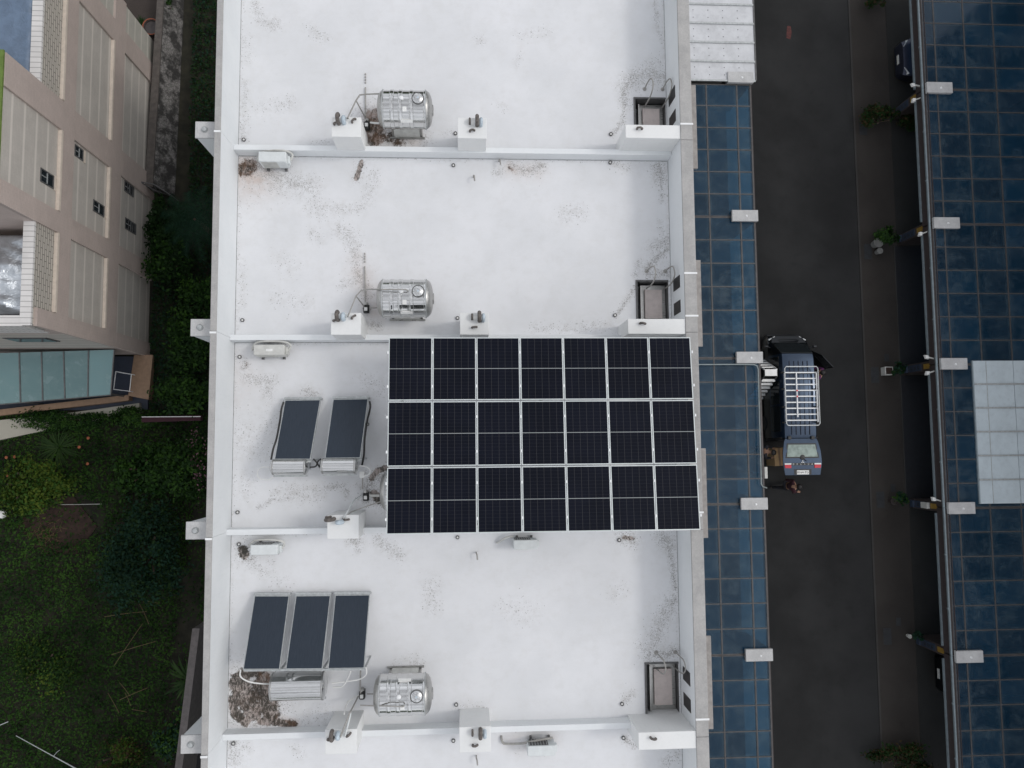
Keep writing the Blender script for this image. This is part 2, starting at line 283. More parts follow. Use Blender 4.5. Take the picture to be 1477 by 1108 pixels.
# ------------------------------------------------------------------ mesh builder
ORG = {}
class MB:
    def __init__(s): s.v = []; s.f = []; s.mi = []; s.mats = []; s.cur = 0
    def use(s, m):
        if m not in s.mats: s.mats.append(m)
        s.cur = s.mats.index(m); return s
    def add(s, vs, fs):
        o = len(s.v); s.v += [tuple(v) for v in vs]; s.f += [tuple(i + o for i in f) for f in fs]; s.mi += [s.cur] * len(fs); return s
    def box(s, x0, x1, y0, y1, z0, z1):
        return s.add([(x0, y0, z0), (x1, y0, z0), (x1, y1, z0), (x0, y1, z0), (x0, y0, z1), (x1, y0, z1), (x1, y1, z1), (x0, y1, z1)],
                     [(0, 3, 2, 1), (4, 5, 6, 7), (0, 1, 5, 4), (1, 2, 6, 5), (2, 3, 7, 6), (3, 0, 4, 7)])
    def hexa(s, b, t):         # bottom 4 and top 4 corners, counter-clockwise from above
        return s.add(list(b) + list(t), [(0, 3, 2, 1), (4, 5, 6, 7), (0, 1, 5, 4), (1, 2, 6, 5), (2, 3, 7, 6), (3, 0, 4, 7)])
    def prism(s, poly, z0, z1):
        k = len(poly); return s.add([(x, y, z0) for x, y in poly] + [(x, y, z1) for x, y in poly],
            [tuple(range(k))[::-1], tuple(range(k, 2 * k))] + [(i, (i + 1) % k, (i + 1) % k + k, i + k) for i in range(k)])
    def bar(s, a, b, wd, ht):  # rectangular bar between two points
        a, b = Vector(a), Vector(b); d = (b - a).normalized(); up = Vector((0, 0, 1)) if abs(d.z) < .95 else Vector((0, 1, 0))
        x = d.cross(up).normalized(); u = x.cross(d); vs = []
        for p in (a, b):
            for sx, su in ((-1, -1), (1, -1), (1, 1), (-1, 1)): vs.append(p + x * sx * wd / 2 + u * su * ht / 2)
        return s.add(vs, [(0, 1, 2, 3), (7, 6, 5, 4), (0, 4, 5, 1), (1, 5, 6, 2), (2, 6, 7, 3), (3, 7, 4, 0)])
    def tube(s, pts, r, k=8, close=False):
        pts = [Vector(p) for p in pts]; vs = []; fs = []; m = len(pts); ref = None
        rr = r if isinstance(r, (list, tuple)) else [r] * m
        for i, p in enumerate(pts):
            d = (pts[min(i + 1, m - 1)] - pts[max(i - 1, 0)]).normalized()
            if ref is None: ref = Vector((0, 0, 1)) if abs(d.z) < .9 else Vector((1, 0, 0))
            x = d.cross(ref).normalized(); y = x.cross(d); ref = y if abs(y.length) > .1 else ref
            for j in range(k):
                a = 2 * math.pi * j / k; vs.append(p + (x * math.cos(a) + y * math.sin(a)) * rr[i])
        for i in range(m - 1):
            for j in range(k): fs.append((i * k + j, i * k + (j + 1) % k, (i + 1) * k + (j + 1) % k, (i + 1) * k + j))
        fs += [tuple(range(k))[::-1], tuple(range((m - 1) * k, m * k))]
        return s.add(vs, fs)
    def curve(s, pts, r, k=8, seg=6):   # tube through smoothed points
        P = [Vector(p) for p in pts]; out = []
        for i in range(len(P) - 1):
            p0, p1, p2, p3 = P[max(i - 1, 0)], P[i], P[i + 1], P[min(i + 2, len(P) - 1)]
            for j in range(seg):
                t = j / seg; out.append(.5 * ((2 * p1) + (p2 - p0) * t + (2 * p0 - 5 * p1 + 4 * p2 - p3) * t * t + (3 * p1 - p0 - 3 * p2 + p3) * t ** 3))
        out.append(P[-1]); return s.tube(out, r, k)
    def lathe(s, c, prof, k=24, axis='z', ripple=0.):   # prof: (radius, offset along the axis)
        vs = []; fs = []
        for r, h in prof:
            for j in range(k):
                a = 2 * math.pi * j / k; w_ = 1 + ripple * math.sin(j * 2.4) * math.sin(j * 1.1 + .7); u, v = r * w_ * math.cos(a), r * w_ * math.sin(a)
                q = (u, v, h) if axis == 'z' else ((h, u, v) if axis == 'x' else (v, h, u)); vs.append((c[0] + q[0], c[1] + q[1], c[2] + q[2]))
        m = len(prof)
        for i in range(m - 1):
            for j in range(k): fs.append((i * k + j, i * k + (j + 1) % k, (i + 1) * k + (j + 1) % k, (i + 1) * k + j))
        if prof[0][0] > 1e-4: fs.append(tuple(range(k))[::-1])
        if prof[-1][0] > 1e-4: fs.append(tuple(range((m - 1) * k, m * k)))
        return s.add(vs, fs)
    def build(s, name, mat=None, parent=None, origin=None, bevel=0, smooth=True, local=False, tint=False, label=None):
        me = bpy.data.meshes.new(name); V = s.v
        if parent is not None:
            o = (0, 0, 0) if local else ORG[parent.name]; loc = (0, 0, 0)
        else:
            if origin is None:
                xs = np.array(V); mn, mx = xs.min(0), xs.max(0); origin = ((mn[0] + mx[0]) / 2, (mn[1] + mx[1]) / 2, mn[2])
            o = origin; loc = (o[0], o[1], o[2] + Z0)
        me.from_pydata([(x - o[0], y - o[1], z - o[2]) for x, y, z in V], [], s.f)
        if mat is not None and not s.mats: me.materials.append(mat)
        for m_ in s.mats: me.materials.append(m_)
        if s.mats: me.polygons.foreach_set('material_index', s.mi)
        bm = bmesh.new(); bm.from_mesh(me); bmesh.ops.recalc_face_normals(bm, faces=bm.faces); bm.to_mesh(me); bm.free()
        if smooth: me.polygons.foreach_set('use_smooth', [True] * len(me.polygons)); me.set_sharp_from_angle(angle=math.radians(38))
        if tint:
            a = me.attributes.new('tint', 'FLOAT', 'FACE'); vals = np.repeat(rng.random(len(me.polygons) // 6 + 1), 6)[:len(me.polygons)]; a.data.foreach_set('value', vals.astype(np.float32))
        ob = bpy.data.objects.new(name, me); COL.objects.link(ob); ob.location = loc
        if tint:
            uvl = me.uv_layers.new(name='pane'); sq = ((0, 0), (1, 0), (1, 1), (0, 1))
            for pl_ in me.polygons:
                for q_, li in enumerate(pl_.loop_indices): uvl.data[li].uv = sq[q_ % 4] if pl_.index % 6 == 1 else (.5, .5)
        if parent is not None: ob.parent = parent; ORG[ob.name] = o
        else: ORG[ob.name] = o
        if bevel:
            b = ob.modifiers.new('bevel', 'BEVEL'); b.width = bevel; b.segments = 2; b.limit_method = 'ANGLE'; b.angle_limit = math.radians(40)
        if label: ob['label'] = label
        return ob
def tag(o, label, cat, group=None):
    o['label'] = label; o['category'] = cat
    if group: o['group'] = group
    return o
def kind(o, k='structure'): o['kind'] = k; return o
def thing(name, label, cat, loc, group=None, rz=0):
    o = bpy.data.objects.new(name, None); COL.objects.link(o); o.empty_display_size = .2
    o.location = (loc[0], loc[1], loc[2] + Z0); o.rotation_euler = (0, 0, rz); ORG[o.name] = tuple(loc); tag(o, label, cat, group); return o
def copy_tree(o, parent=None):
    c = o.copy(); COL.objects.link(c)
    if parent is not None: c.parent = parent
    ORG[c.name] = ORG[o.name]
    for ch in list(o.children): copy_tree(ch, c)
    return c
def place(o, loc): o.location = (loc[0], loc[1], loc[2] + Z0); ORG[o.name] = tuple(loc)
def relabel(o, label):
    o['label'] = label; return o
def text_mesh(name, txt, size, mat, parent, M4, ext=.002):
    cu = bpy.data.curves.new(name, 'FONT'); cu.body = txt; cu.size = size; cu.extrude = ext; cu.align_x = 'CENTER'; cu.align_y = 'CENTER'
    tmp = bpy.data.objects.new(name, cu); COL.objects.link(tmp); dg = bpy.context.evaluated_depsgraph_get(); dg.update()
    me = bpy.data.meshes.new_from_object(tmp.evaluated_get(dg)); bpy.data.objects.remove(tmp); me.transform(M4); me.materials.clear(); me.materials.append(mat)
    o = bpy.data.objects.new(name, me); COL.objects.link(o); o.parent = parent; ORG[o.name] = (0, 0, 0); return o
# ------------------------------------------------------------------ ground, road
def sheet(name, poly, z, mat):
    b = MB(); b.add([(x, y, z) for x, y in poly], [tuple(range(len(poly)))]); return kind(b.build(name, mat, origin=(0, 0, z), smooth=False))
sheet('ground', [(-150, -150), (150, -150), (150, 150), (-150, 150)], G - .02, M['earth'])
b = MB().box(7.0, 16.55, -60, 60, G - .015, G); kind(b.build('road', M['asphalt'], smooth=False))
b = MB().box(16.55, 16.62, -60, 60, G - .015, G + .035); kind(b.build('kerb', M['kerb']))
b = MB().box(16.62, 24.0, -60, 60, G - .015, G + .03); kind(b.build('pavement', M['pavement'], smooth=False))
b = MB().box(7.0, 11.0, -60, 60, G, G + .02); kind(b.build('forecourt', M['carport'], smooth=False))
b = MB().box(11.0, 12.05, -60, 60, G, G + .015); kind(b.build('added_pale_strip', M['concrete'], smooth=False))  # unseen pale strip added to brighten the canopy panes above it
YB = [14.13, 8.61, 3.065, -2.4, -7.93, -13.45]
for i, (y0, y1) in enumerate(((2.95, 8.2), (-2.45, 2.68))):
    f = kind(MB().box(18.1, 23.9, y0, y1, G + .03, G + .045).build('carport_floor', M['darktile'], smooth=False))
    e = kind(MB().box(18.06, 18.1, y0, y1, G + .03, G + .06).build('floor_edging', M['kerb'], smooth=False))
kind(MB().box(18.2, 23.9, 8.45, 20, G + .03, G + .042).build('carport_floor', M['carport'], smooth=False))
kind(MB().box(18.2, 23.9, -20, -2.7, G + .03, G + .042).build('carport_floor', M['carport'], smooth=False))
V = []; F = []; NA = 96
for i in range(NA):
    a = 2 * math.pi * i / NA
    for j, rr in enumerate((110, 122, 134, 146)):
        hgt = (0, .55, .9, 1.)[j] * (20 + 14 * noise.noise((math.cos(a) * 2.3, math.sin(a) * 2.3, j * .3))) - .4; V.append((rr * math.cos(a), rr * math.sin(a), G + hgt))
for i in range(NA):
    for j in range(3): q = (i + 1) % NA; F.append((i * 4 + j, i * 4 + j + 1, q * 4 + j + 1, q * 4 + j))
b = MB(); b.add(V, F); kind(b.build('added_hills', simple('added_hill_green', (.03, .05, .02), .95, 0, .4, .15), origin=(0, 0, G)))  # unseen hills added to put a dark horizon into the steel reflections
# ------------------------------------------------------------------ townhouses
XI, XO, XF, XFO = -6.73, -6.86, 6.11, 6.42     # rear parapet inner/outer, front parapet inner/outer
HR, HF, HP = 1.66, 1.45, .46
STAIN = {1: [], 2: [], 3: [], 4: [], 5: []}
def st(h, ch, amp, r, *pts):
    if ch == 2: STAIN[h].append((0, .75 * amp, r * 1.9, [at(px, py, 0) for px, py in pts]))
    if ch == 1: STAIN[h].append((0, .35 * amp, r * 1.4, [at(px, py, 0) for px, py in pts]))
    STAIN[h].append((ch, min(1, amp * (1.15 if ch == 0 else 1)), r * (1.25 if ch == 0 else 1), [at(px, py, 0) for px, py in pts]))
st(1, 0, .6, .12, (368, 5), (374, 28), (392, 37)); st(1, 0, .75, .16, (393, 36), (397, 34)); st(1, 0, .45, .12, (356, 55), (358, 85)); st(1, 0, .5, .14, (405, 153), (420, 148)); st(1, 0, .35, .2, (380, 156), (402, 153))
st(1, 0, .55, .1, (353, 120), (352, 190), (352, 203)); st(1, 0, .4, .15, (445, 42), (470, 55)); st(1, 0, .4, .12, (690, 55), (693, 60)); st(1, 0, .3, .15, (750, 50), (790, 45)); st(1, 0, .35, .1, (749, 80), (746, 95)); st(1, 0, .3, .12, (720, 150), (728, 157))
st(1, 0, .85, .16, (912, 110), (900, 130), (902, 150)); st(1, 0, .8, .07, (901, 150), (899, 172), (890, 187), (881, 194)); st(1, 0, .75, .25, (905, 120), (935, 105), (958, 112)); st(1, 0, .6, .08, (945, 2), (948, 40), (956, 60)); st(1, 0, .5, .15, (918, 100), (950, 90)); st(1, 0, .4, .1, (655, 190), (640, 193))
st(1, 2, 1., .32, (539, 170), (541, 198)); st(1, 2, .6, .3, (555, 196), (575, 205)); st(1, 2, .8, .16, (546, 160), (540, 170)); st(1, 1, 1., .32, (540, 170), (545, 198)); st(1, 1, .6, .22, (555, 203), (600, 203)); st(1, 0, 1., .22, (550, 195), (575, 204)); st(1, 0, .6, .2, (575, 204), (612, 200)); st(1, 0, .35, .12, (455, 208), (470, 206)); st(1, 2, .45, .3, (545, 190), (548, 203))
st(2, 2, 1., .27, (354, 244), (360, 240)); st(2, 1, 1., .55, (352, 248), (366, 258)); st(2, 0, .9, .35, (352, 240), (365, 238)); st(2, 0, .75, .22, (385, 250), (420, 262), (445, 268)); st(2, 0, .45, .2, (452, 262), (455, 280), (450, 300), (462, 306)); st(2, 0, .5, .15, (455, 300), (490, 300), (510, 304), (528, 290), (535, 270), (540, 250)); st(2, 0, .5, .25, (395, 265), (430, 275))
st(2, 0, .65, .2, (490, 332), (503, 340), (511, 355)); st(2, 0, .7, .14, (510, 355), (515, 385), (516, 405)); st(2, 1, .55, .35, (520, 395), (530, 420), (540, 450)); st(2, 0, .7, .16, (520, 400), (530, 425)); st(2, 0, .55, .14, (495, 412), (510, 402)); st(2, 0, .8, .12, (538, 468), (545, 470)); st(2, 0, .35, .2, (400, 430), (440, 440)); st(2, 0, .4, .12, (348, 380), (348, 440)); st(2, 1, .4, .25, (515, 375), (518, 400)); st(2, 0, .4, .15, (450, 335), (460, 345)); st(2, 0, .3, .25, (410, 375), (420, 385))
st(2, 2, .95, .09, (521, 234), (518, 246), (514, 257)); st(2, 2, .8, .07, (735, 242), (739, 245)); st(2, 1, .7, .16, (735, 242), (742, 246)); st(2, 0, .85, .14, (738, 240), (760, 247), (782, 240)); st(2, 1, .35, .3, (740, 245), (775, 248)); st(2, 0, .6, .12, (715, 250), (725, 245)); st(2, 0, .6, .12, (885, 237), (905, 242)); st(2, 0, 1., .2, (950, 240), (953, 258)); st(2, 0, .8, .07, (953, 258), (955, 290)); st(2, 0, .75, .2, (945, 358), (960, 350), (964, 345)); st(2, 0, 1., .12, (933, 388), (945, 375), (962, 360)); st(2, 0, 1., .07, (918, 412), (905, 432), (893, 450), (886, 455)); st(2, 0, .7, .1, (922, 378), (917, 395)); st(2, 0, .5, .2, (815, 308), (838, 306)); st(2, 0, .45, .14, (770, 473), (800, 474), (880, 470)); st(2, 0, .5, .1, (952, 320), (958, 345)); st(2, 0, .8, .14, (935, 395), (965, 395))
st(3, 0, .8, .09, (352, 522), (356, 527), (350, 531)); st(3, 2, .6, .05, (355, 523), (356, 528)); st(3, 0, .75, .14, (356, 545), (370, 549), (392, 549)); st(3, 0, .7, .14, (385, 570), (388, 555), (393, 550)); st(3, 0, .75, .14, (440, 565), (447, 567), (452, 572)); st(3, 0, .3, .4, (350, 620), (370, 640), (400, 600)); st(3, 0, .4, .3, (345, 640), (370, 650)); st(3, 0, .4, .2, (525, 548), (545, 560)); st(3, 0, .4, .2, (355, 690), (355, 710)); st(3, 0, .7, .07, (370, 733), (393, 721), (420, 718)); st(3, 0, .6, .2, (420, 710), (455, 712)); st(3, 0, .75, .09, (470, 704), (498, 700), (500, 715)); st(3, 2, 1., .1, (536, 690), (543, 680), (556, 675)); st(3, 0, 1., .2, (530, 700), (545, 685)); st(3, 2, .85, .17, (540, 712), (548, 722)); st(3, 0, .8, .15, (525, 722), (550, 725)); st(3, 0, .6, .1, (395, 712), (400, 708)); st(3, 1, .2, .6, (345, 530), (350, 560))
st(4, 2, .95, .17, (350, 793), (352, 800)); st(4, 0, .8, .2, (352, 795), (360, 805)); st(4, 0, .65, .12, (352, 808), (366, 817), (380, 825)); st(4, 0, .4, .1, (391, 805), (391, 822)); st(4, 0, .9, .14, (508, 779), (516, 781)); st(4, 0, .7, .1, (515, 781), (517, 793)); st(4, 0, .5, .2, (622, 845), (623, 875)); st(4, 0, .75, .14, (545, 780), (575, 800)); st(4, 0, .3, .2, (400, 840), (410, 850)); st(4, 0, 1., .17, (898, 774), (912, 779)); st(4, 2, .8, .08, (900, 775), (914, 777)); st(4, 0, 1., .2, (958, 777), (965, 785)); st(4, 0, .85, .08, (965, 785), (970, 820), (974, 850)); st(4, 0, .75, .22, (942, 935), (950, 905), (965, 875), (974, 865)); st(4, 0, 1., .16, (938, 945), (962, 945), (972, 940)); st(4, 0, .6, .2, (930, 930), (935, 950)); st(4, 0, .7, .12, (902, 1010), (912, 1000)); st(4, 0, .3, .3, (735, 875), (760, 885)); st(4, 0, .35, .2, (885, 860), (895, 850)); st(4, 0, .5, .2, (580, 960), (600, 957)); st(4, 0, .4, .25, (440, 1040), (470, 1030)); st(4, 0, .4, .12, (660, 1020), (700, 1022))
st(4, 2, 1., .34, (345, 985), (352, 1005), (365, 1025)); st(4, 2, 1., .3, (375, 990), (385, 1010), (390, 1030)); st(4, 2, .9, .2, (350, 972), (372, 968)); st(4, 2, .95, .13, (375, 1040), (400, 1042), (423, 1045)); st(4, 2, .9, .17, (335, 1010), (340, 1030), (355, 1042)); st(4, 1, 1., .24, (378, 972), (388, 985)); st(4, 1, .9, .12, (400, 1037), (424, 1044)); st(4, 2, .9, .2, (378, 972), (388, 988)); st(4, 0, .9, .6, (360, 1000), (380, 1030)); st(4, 1, .25, .8, (360, 1010), (370, 1020))
st(5, 0, .7, .2, (333, 1075), (338, 1095)); st(5, 0, .6, .1, (350, 1077), (358, 1080)); st(5, 0, .4, .12, (425, 1080), (432, 1090)); st(5, 0, .6, .14, (960, 1100), (975, 1090)); st(5, 0, .85, .1, (903, 1067), (915, 1075)); st(5, 1, .3, .3, (740, 1068), (790, 1070))
# general edge grime along the foot of the walls
for h_ in (1, 2, 3, 4, 5):
    ya, yb = YB[h_], YB[h_ - 1]
    STAIN[h_].append((0, .32, .1, [(XI + .03, ya + .3), (XI + .03, yb - .3)])); STAIN[h_].append((0, .4, .08, [(XF - .03, ya + .3), (XF - .03, yb - .3)]))
    STAIN[h_].append((0, .3, .06, [(XI + .3, yb - .12), (XF - .3, yb - .12)]))
HATCH = {1: (916, 960, 143, 205), 2: (919, 969, 406.5, 470), 4: (932, 976, 958, 1034)}
def roof_slab(h, ya, yb, parent):
    hx0 = hx1 = hy0 = hy1 = None
    if h in HATCH:
        a = at(HATCH[h][0], HATCH[h][2], 0); hx0 = a[0]; hy1 = a[1]; hx1 = hx0 + .94; hy0 = hy1 - (1.45 if h == 4 else 1.3)
    st_ = .05; X = np.linspace(XI, XF, int((XF - XI) / st_) + 1); Y = np.linspace(ya, yb, int((yb - ya) / st_) + 1)
    if hx0 is not None:
        for arr, vals in ((X, (hx0, hx1)), (Y, (hy0, hy1))):
            for v_ in vals: arr[np.abs(arr - v_).argmin()] = v_
    gx, gy = np.meshgrid(X, Y); S = np.zeros(gx.shape + (3,))
    for ch, amp, r, pts in STAIN[h]:
        d = np.full(gx.shape, 1e9)
        if len(pts) == 1: pts = pts * 2
        for (x0, y0), (x1, y1) in zip(pts, pts[1:]):
            dx, dy = x1 - x0, y1 - y0; L = dx * dx + dy * dy + 1e-9; t = np.clip(((gx - x0) * dx + (gy - y0) * dy) / L, 0, 1)
            d = np.minimum(d, np.hypot(gx - x0 - t * dx, gy - y0 - t * dy))
        S[..., ch] = np.maximum(S[..., ch], amp * np.exp(-(d / r) ** 2 * .9))
    ny, nx = gx.shape; idx = np.arange(nx * ny).reshape(ny, nx)
    q = np.stack([idx[:-1, :-1], idx[:-1, 1:], idx[1:, 1:], idx[1:, :-1]], -1).reshape(-1, 4)
    if hx0 is not None:
        cx = (gx[:-1, :-1] + gx[1:, 1:]).ravel() / 2; cy = (gy[:-1, :-1] + gy[1:, 1:]).ravel() / 2
        q = q[~((cx > hx0) & (cx < hx1) & (cy > hy0) & (cy < hy1))]
    o = ORG[parent.name]; V = np.stack([gx - o[0], gy - o[1], np.zeros_like(gx) - o[2]], -1).reshape(-1, 3)
    me = bpy.data.meshes.new('roof_deck'); me.from_pydata(V.tolist(), [], q.tolist()); me.materials.append(M['roof'])
    c = me.attributes.new('stain', 'FLOAT_COLOR', 'POINT'); A = np.ones((len(V), 4), np.float32); A[:, :3] = S.reshape(-1, 3); c.data.foreach_set('color', A.ravel())
    ob = bpy.data.objects.new('roof_deck', me); COL.objects.link(ob); ob.parent = parent; ORG[ob.name] = o
    if hx0 is not None:                                   # stairwell hatch below roof level
        b = MB()
        for bx in ((hx0 - .05, hx0, hy0, hy1), (hx0 - .05, hx1, hy1, hy1 + .05)): b.box(bx[0], bx[1], bx[2], bx[3], .0, .035)
        b.box(hx0 - .04, hx0, hy0, hy1, -.7, -.002); b.box(hx1, hx1 + .04, hy0, hy1, -.7, -.002); b.box(hx0, hx1, hy1, hy1 + .04, -.7, -.002); b.box(hx0, hx1, hy0 - .04, hy0, -.7, -.002)
        fr = b.build('hatch_frame', M['darkmetal'], parent)
        MB().box(hx0 + .12, hx0 + .15, hy0 + .02, hy1 - .1, -.3, -.12).box(hx0 + .15, hx1 - .02, hy0 + .02, hy1 - .05, -.34, -.3).build('hatch_landing', M['steel_dull'], fr)
        MB().box(hx0 + .27, hx1 - .14, hy0 + .22, hy1 - .2, -.26, -.2).build('hatch_lid', M['hatchlid'], fr, bevel=.01)
        for sx in (.3, .86):                               # grab rails curling over the hatch edge
            x = hx0 + sx
            MB().curve([(x - .0, hy1 + .32, 0), (x, hy1 + .33, .45), (x + .03, hy1 + .28, .78), (x + .06, hy1 + .05, .82), (x + .05, hy1 - .14, .5), (x + .02, hy1 - .17, -.2)], .02).lathe((x, hy1 + .32, .0), [(.06, 0), (.06, .015), (.03, .03)]).build('grab_rail', M['pipe'], parent)
    return ob
M['hatchlid'] = sheet_mat('scuffed_hatch_lid', (.66, .58, .55), .8)
def ubend(b, x, y, z, r, wd, ht, ang, k=10):
    dx, dy = math.cos(ang) * wd / 2, math.sin(ang) * wd / 2
    b.curve([(x - dx, y - dy, z), (x - dx, y - dy, z + ht * .65), (x, y, z + ht), (x + dx, y + dy, z + ht * .65), (x + dx, y + dy, z + ht * .3)], r, k)
HNAME = {0: 'white townhouse with the metal sheet canopy at the far top of the row', 1: 'white townhouse whose roof has one bare half with a tank beside a dark moss stain', 2: 'white townhouse between two party walls with a clean roof and one steel tank', 3: 'white townhouse carrying the black solar array and two small solar heaters', 4: 'white townhouse with the three-collector solar heater and a big mouldy patch', 5: 'white townhouse with only a strip of its roof showing below the others'}
BLK = {1: [((478.3, 168.6), (520.6, 197.8), 1.45, 'a'), ((660, 169.5), (702, 200), 1.42, 'b'), ((902, 179.6), (981, 200), 1.42, 'w')],
       2: [((477.3, 451.4), (520.6, 483), 1.45, 'a2'), ((663.3, 451), (705.3, 483), 1.42, 'b'), ((905.5, 460), (986.8, 481.8), 1.42, 'w')],
       3: [((472, 743.3), (517.5, 777), 1.45, 'a3'), ((668, 735), (712, 766), 1.42, 'b'), ((913, 744), (995, 765), 1.42, 'w')],
       4: [((469, 1053), (514.5, 1087), 1.45, 'a4'), ((662.3, 1049), (708, 1084.5), 1.42, 'b'), ((920.6, 1056.8), (1005.5, 1079.5), 1.42, 'w')]}
DRAIN = {1: [(352, 202), (657, 193), (881, 194)], 2: [(350, 462), (660, 459), (887, 455), (654, 239), (880, 235)], 3: [(346, 515), (343, 739), (530, 612)], 4: [(345, 785), (660, 775), (893, 779), (658, 1016), (897, 1015)], 5: [(337, 1072), (654, 1068), (899, 1064)]}
STUB = {1: [], 2: [(720, 233), (683, 256)], 4: [(687, 797)], 5: [(687, 1090)]}
houses = {}
for h in range(1, 6):
    ya, yb = YB[h], YB[h - 1]
    T = thing('townhouse', HNAME[h], 'house', (0, (ya + yb) / 2, G), 'white townhouses of the row'); houses[h] = T
    b = MB(); b.box(XO + .01, XI, ya + .003, yb - .003, G, HR - .06).box(XF, XFO - .01, ya + .003, yb - .003, G, HF - .06)
    b.box(XI, XF, ya + .003, ya + .05, G, -.8).box(XI, XF, yb - .05, yb - .003, G, -.8)
    b.box(XI, XF, ya + .06, yb - .06, -1.0, -.72)
    b.build('wall', M['wall'], T)
    roof_slab(h, ya, yb, T)
    b = MB().box(XO - .03, XI + .005, ya + .004, yb - .004, HR - .06, HR); b.build('rear_coping', M['coping'], T, bevel=.012)
    b = MB().box(XF - .005, XFO + .03, ya + .004, yb - .004, HF - .06, HF); b.build('front_coping', M['coping'], T, bevel=.012)
    MB().box(XI + .002, XF - .002, ya - .08, ya + .08, -.7, HP).build('party_wall', M['wall'], T, bevel=.008)
    b = MB().box(XI + .001, XI + .016, ya + .1, yb - .1, .001, .004).box(XF - .016, XF - .001, ya + .1, yb - .1, .001, .004)
    if h not in (4,): pass
    b.box(XI + .02, XF - .02, yb - .1, yb - .085, .001, .004); b.build('edge_joint', M['joint'], T, smooth=False)
    # white joint flashings across the copings
    b = MB().box(XO - .035, XI + .01, ya - .06, ya - .005, HR, HR + .02)
    if h == 2: b.box(XF - .01, XFO + .05, 4.72, 4.77, HF, HF + .02)
    b.box(XF - .01, XFO + .05, ya + .44, ya + .49, HF, HF + .02)
    b.build('joint_flashing', M['flash'], T)
    if h in BLK:
        for (p0, p1, z, t_) in BLK[h]:
            (x0, y1), (x1, y0) = at(*p0, z), at(*p1, z)
            if t_ == 'w': x1 = XF - .002
            bl = MB().box(x0, x1, y0, y1, -.7, z).build('vent_block', M['block'], T, bevel=.012)
            cx = x0 + (x1 - x0) * .5; L, Wd = y1 - y0, x1 - x0
            if t_ == 'b':
                b = MB(); ubend(b, x0 + Wd * .67, y1 - .13, z, .055, .2, .3, math.pi / 2); b.build('vent_pipe', M['pipedark'], bl)
                b = MB(); ubend(b, x0 + Wd * .81, y1 - .16, z, .05, .14, .2, math.pi / 2); b.build('vent_pipe', M['pipeblue'], bl)
                b = MB(); ubend(b, x0 + Wd * .42, y1 - .13, z, .03, .12, .16, math.pi / 2); b.build('vent_pipe', M['pipedark'], bl); b = MB(); ubend(b, x0 + Wd * .5, y0 + .2, z, .03, .12, .13, .1); b.build('vent_pipe', M['pipedark'], bl)
            elif t_ == 'w':
                b = MB(); ubend(b, x0 + Wd * .25, y1 - .14, z, .032, .13, .14, -.15); b.build('vent_pipe', M['pipedark'], bl)
            else:
                a = math.pi / 2 if t_ != 'a3' else .1
                ox, oy = (.2, .1) if t_ != 'a3' else (.1, .1)
                b = MB(); ubend(b, x0 + ox, y1 - oy, z, .055, .2, .3, a); b.build('vent_pipe', M['pipedark'], bl)
                b = MB(); ubend(b, x0 + ox + (.15 if t_ != 'a3' else .25), y1 - oy - (.02 if t_ != 'a3' else .08), z, .06, .12, .2, a); b.build('vent_pipe', M['pipeblue'], bl)
                b = MB(); ubend(b, x0 + ox + .42, y1 - oy - .02, z, .03, .12, .13, .7 if t_ != 'a3' else .1); b.build('vent_pipe', M['pipedark'], bl); b = MB(); ubend(b, x0 + ox - .06, y1 - oy - (.12 if t_ != 'a3' else -.06), z, .03, .12, .13, .1); b.build('vent_pipe', M['pipedark'], bl)
    for (px, py) in DRAIN[h]:
        x, y = at(px, py, 0); MB().use(M['darkmetal']).lathe((x, y, .001), [(.055, 0), (.055, .05), (.04, .055), (.035, .03)], 14).use(M['white']).lathe((x, y, .02), [(.03, 0), (.03, .02)], 10).build('drain', None, T)
    for (px, py) in STUB.get(h, []):
        x, y = at(px, py, 0); MB().curve([(x, y, -.05), (x, y, .16), (x + .02, y - .05, .22), (x + .03, y - .18, .2)], .022).build('pipe_stub', M['pipe'], T)
    if h < 5:                                             # projecting rear column with its cap
        y0, y1 = ya - .06, ya + .37
        MB().box(-7.5, XO - .04, y0, y1, G, 1.24).build('rear_column', M['wall'], T)
        cp = MB().box(-7.53, XO - .035, y0 - .02, y1 + .02, 1.24, 1.3).build('column_cap', M['capstone'], T, bevel=.01)
        MB().lathe((-7.27, (y0 + y1) / 2, 1.3), [(.09, 0), (.09, .02), (.06, .07), (.03, .08)], 14).build('cap_stud', M['galv'], cp)
    if h in HATCH:                                        # black plates paint the slots' shade on the front parapet beside the hatch
        a = at(HATCH[h][0], HATCH[h][2], 0)[1]
        for q in (.0, -.72): MB().box(XF - .012, XF + .004, a + q - .36, a + q + .0, .28, .98).build('slot_shade_plate', M['black'], T)
    # front facade under the coping: ledge and windows
    lx = at(1003.5, 180, -1.0)[0]
    ly = {1: 8.7, 2: 2.98, 3: -2.95, 4: -8.65, 5: -14.2}[h]
    MB().box(XFO + .0, 7.36, ly, ly + 2.75, -1.16, -1.06).build('balcony_ledge', M['ledge'], T, bevel=.01)
    for z in (-2.9, -5.7):
        for yo in (1.35, 3.7):
            fr = MB(); y0, y1 = ya + yo, ya + yo + 1.2
            fr.box(XFO - .01, XFO + .03, y0, y0 + .06, z, z + 1.4).box(XFO - .01, XFO + .03, y1 - .06, y1, z, z + 1.4).box(XFO - .01, XFO + .03, y0 + .06, y1 - .06, z, z + .06).box(XFO - .01, XFO + .03, y0 + .06, y1 - .06, z + 1.34, z + 1.4)
            f = fr.build('window', M['alu'], T); MB().box(XFO - .008, XFO + .006, y0 + .06, y1 - .06, z + .06, z + 1.34).build('pane', M['winglass'], f)
        fr = MB(); x0, y0, y1 = XO - .03, ya + 2.2, ya + 3.6
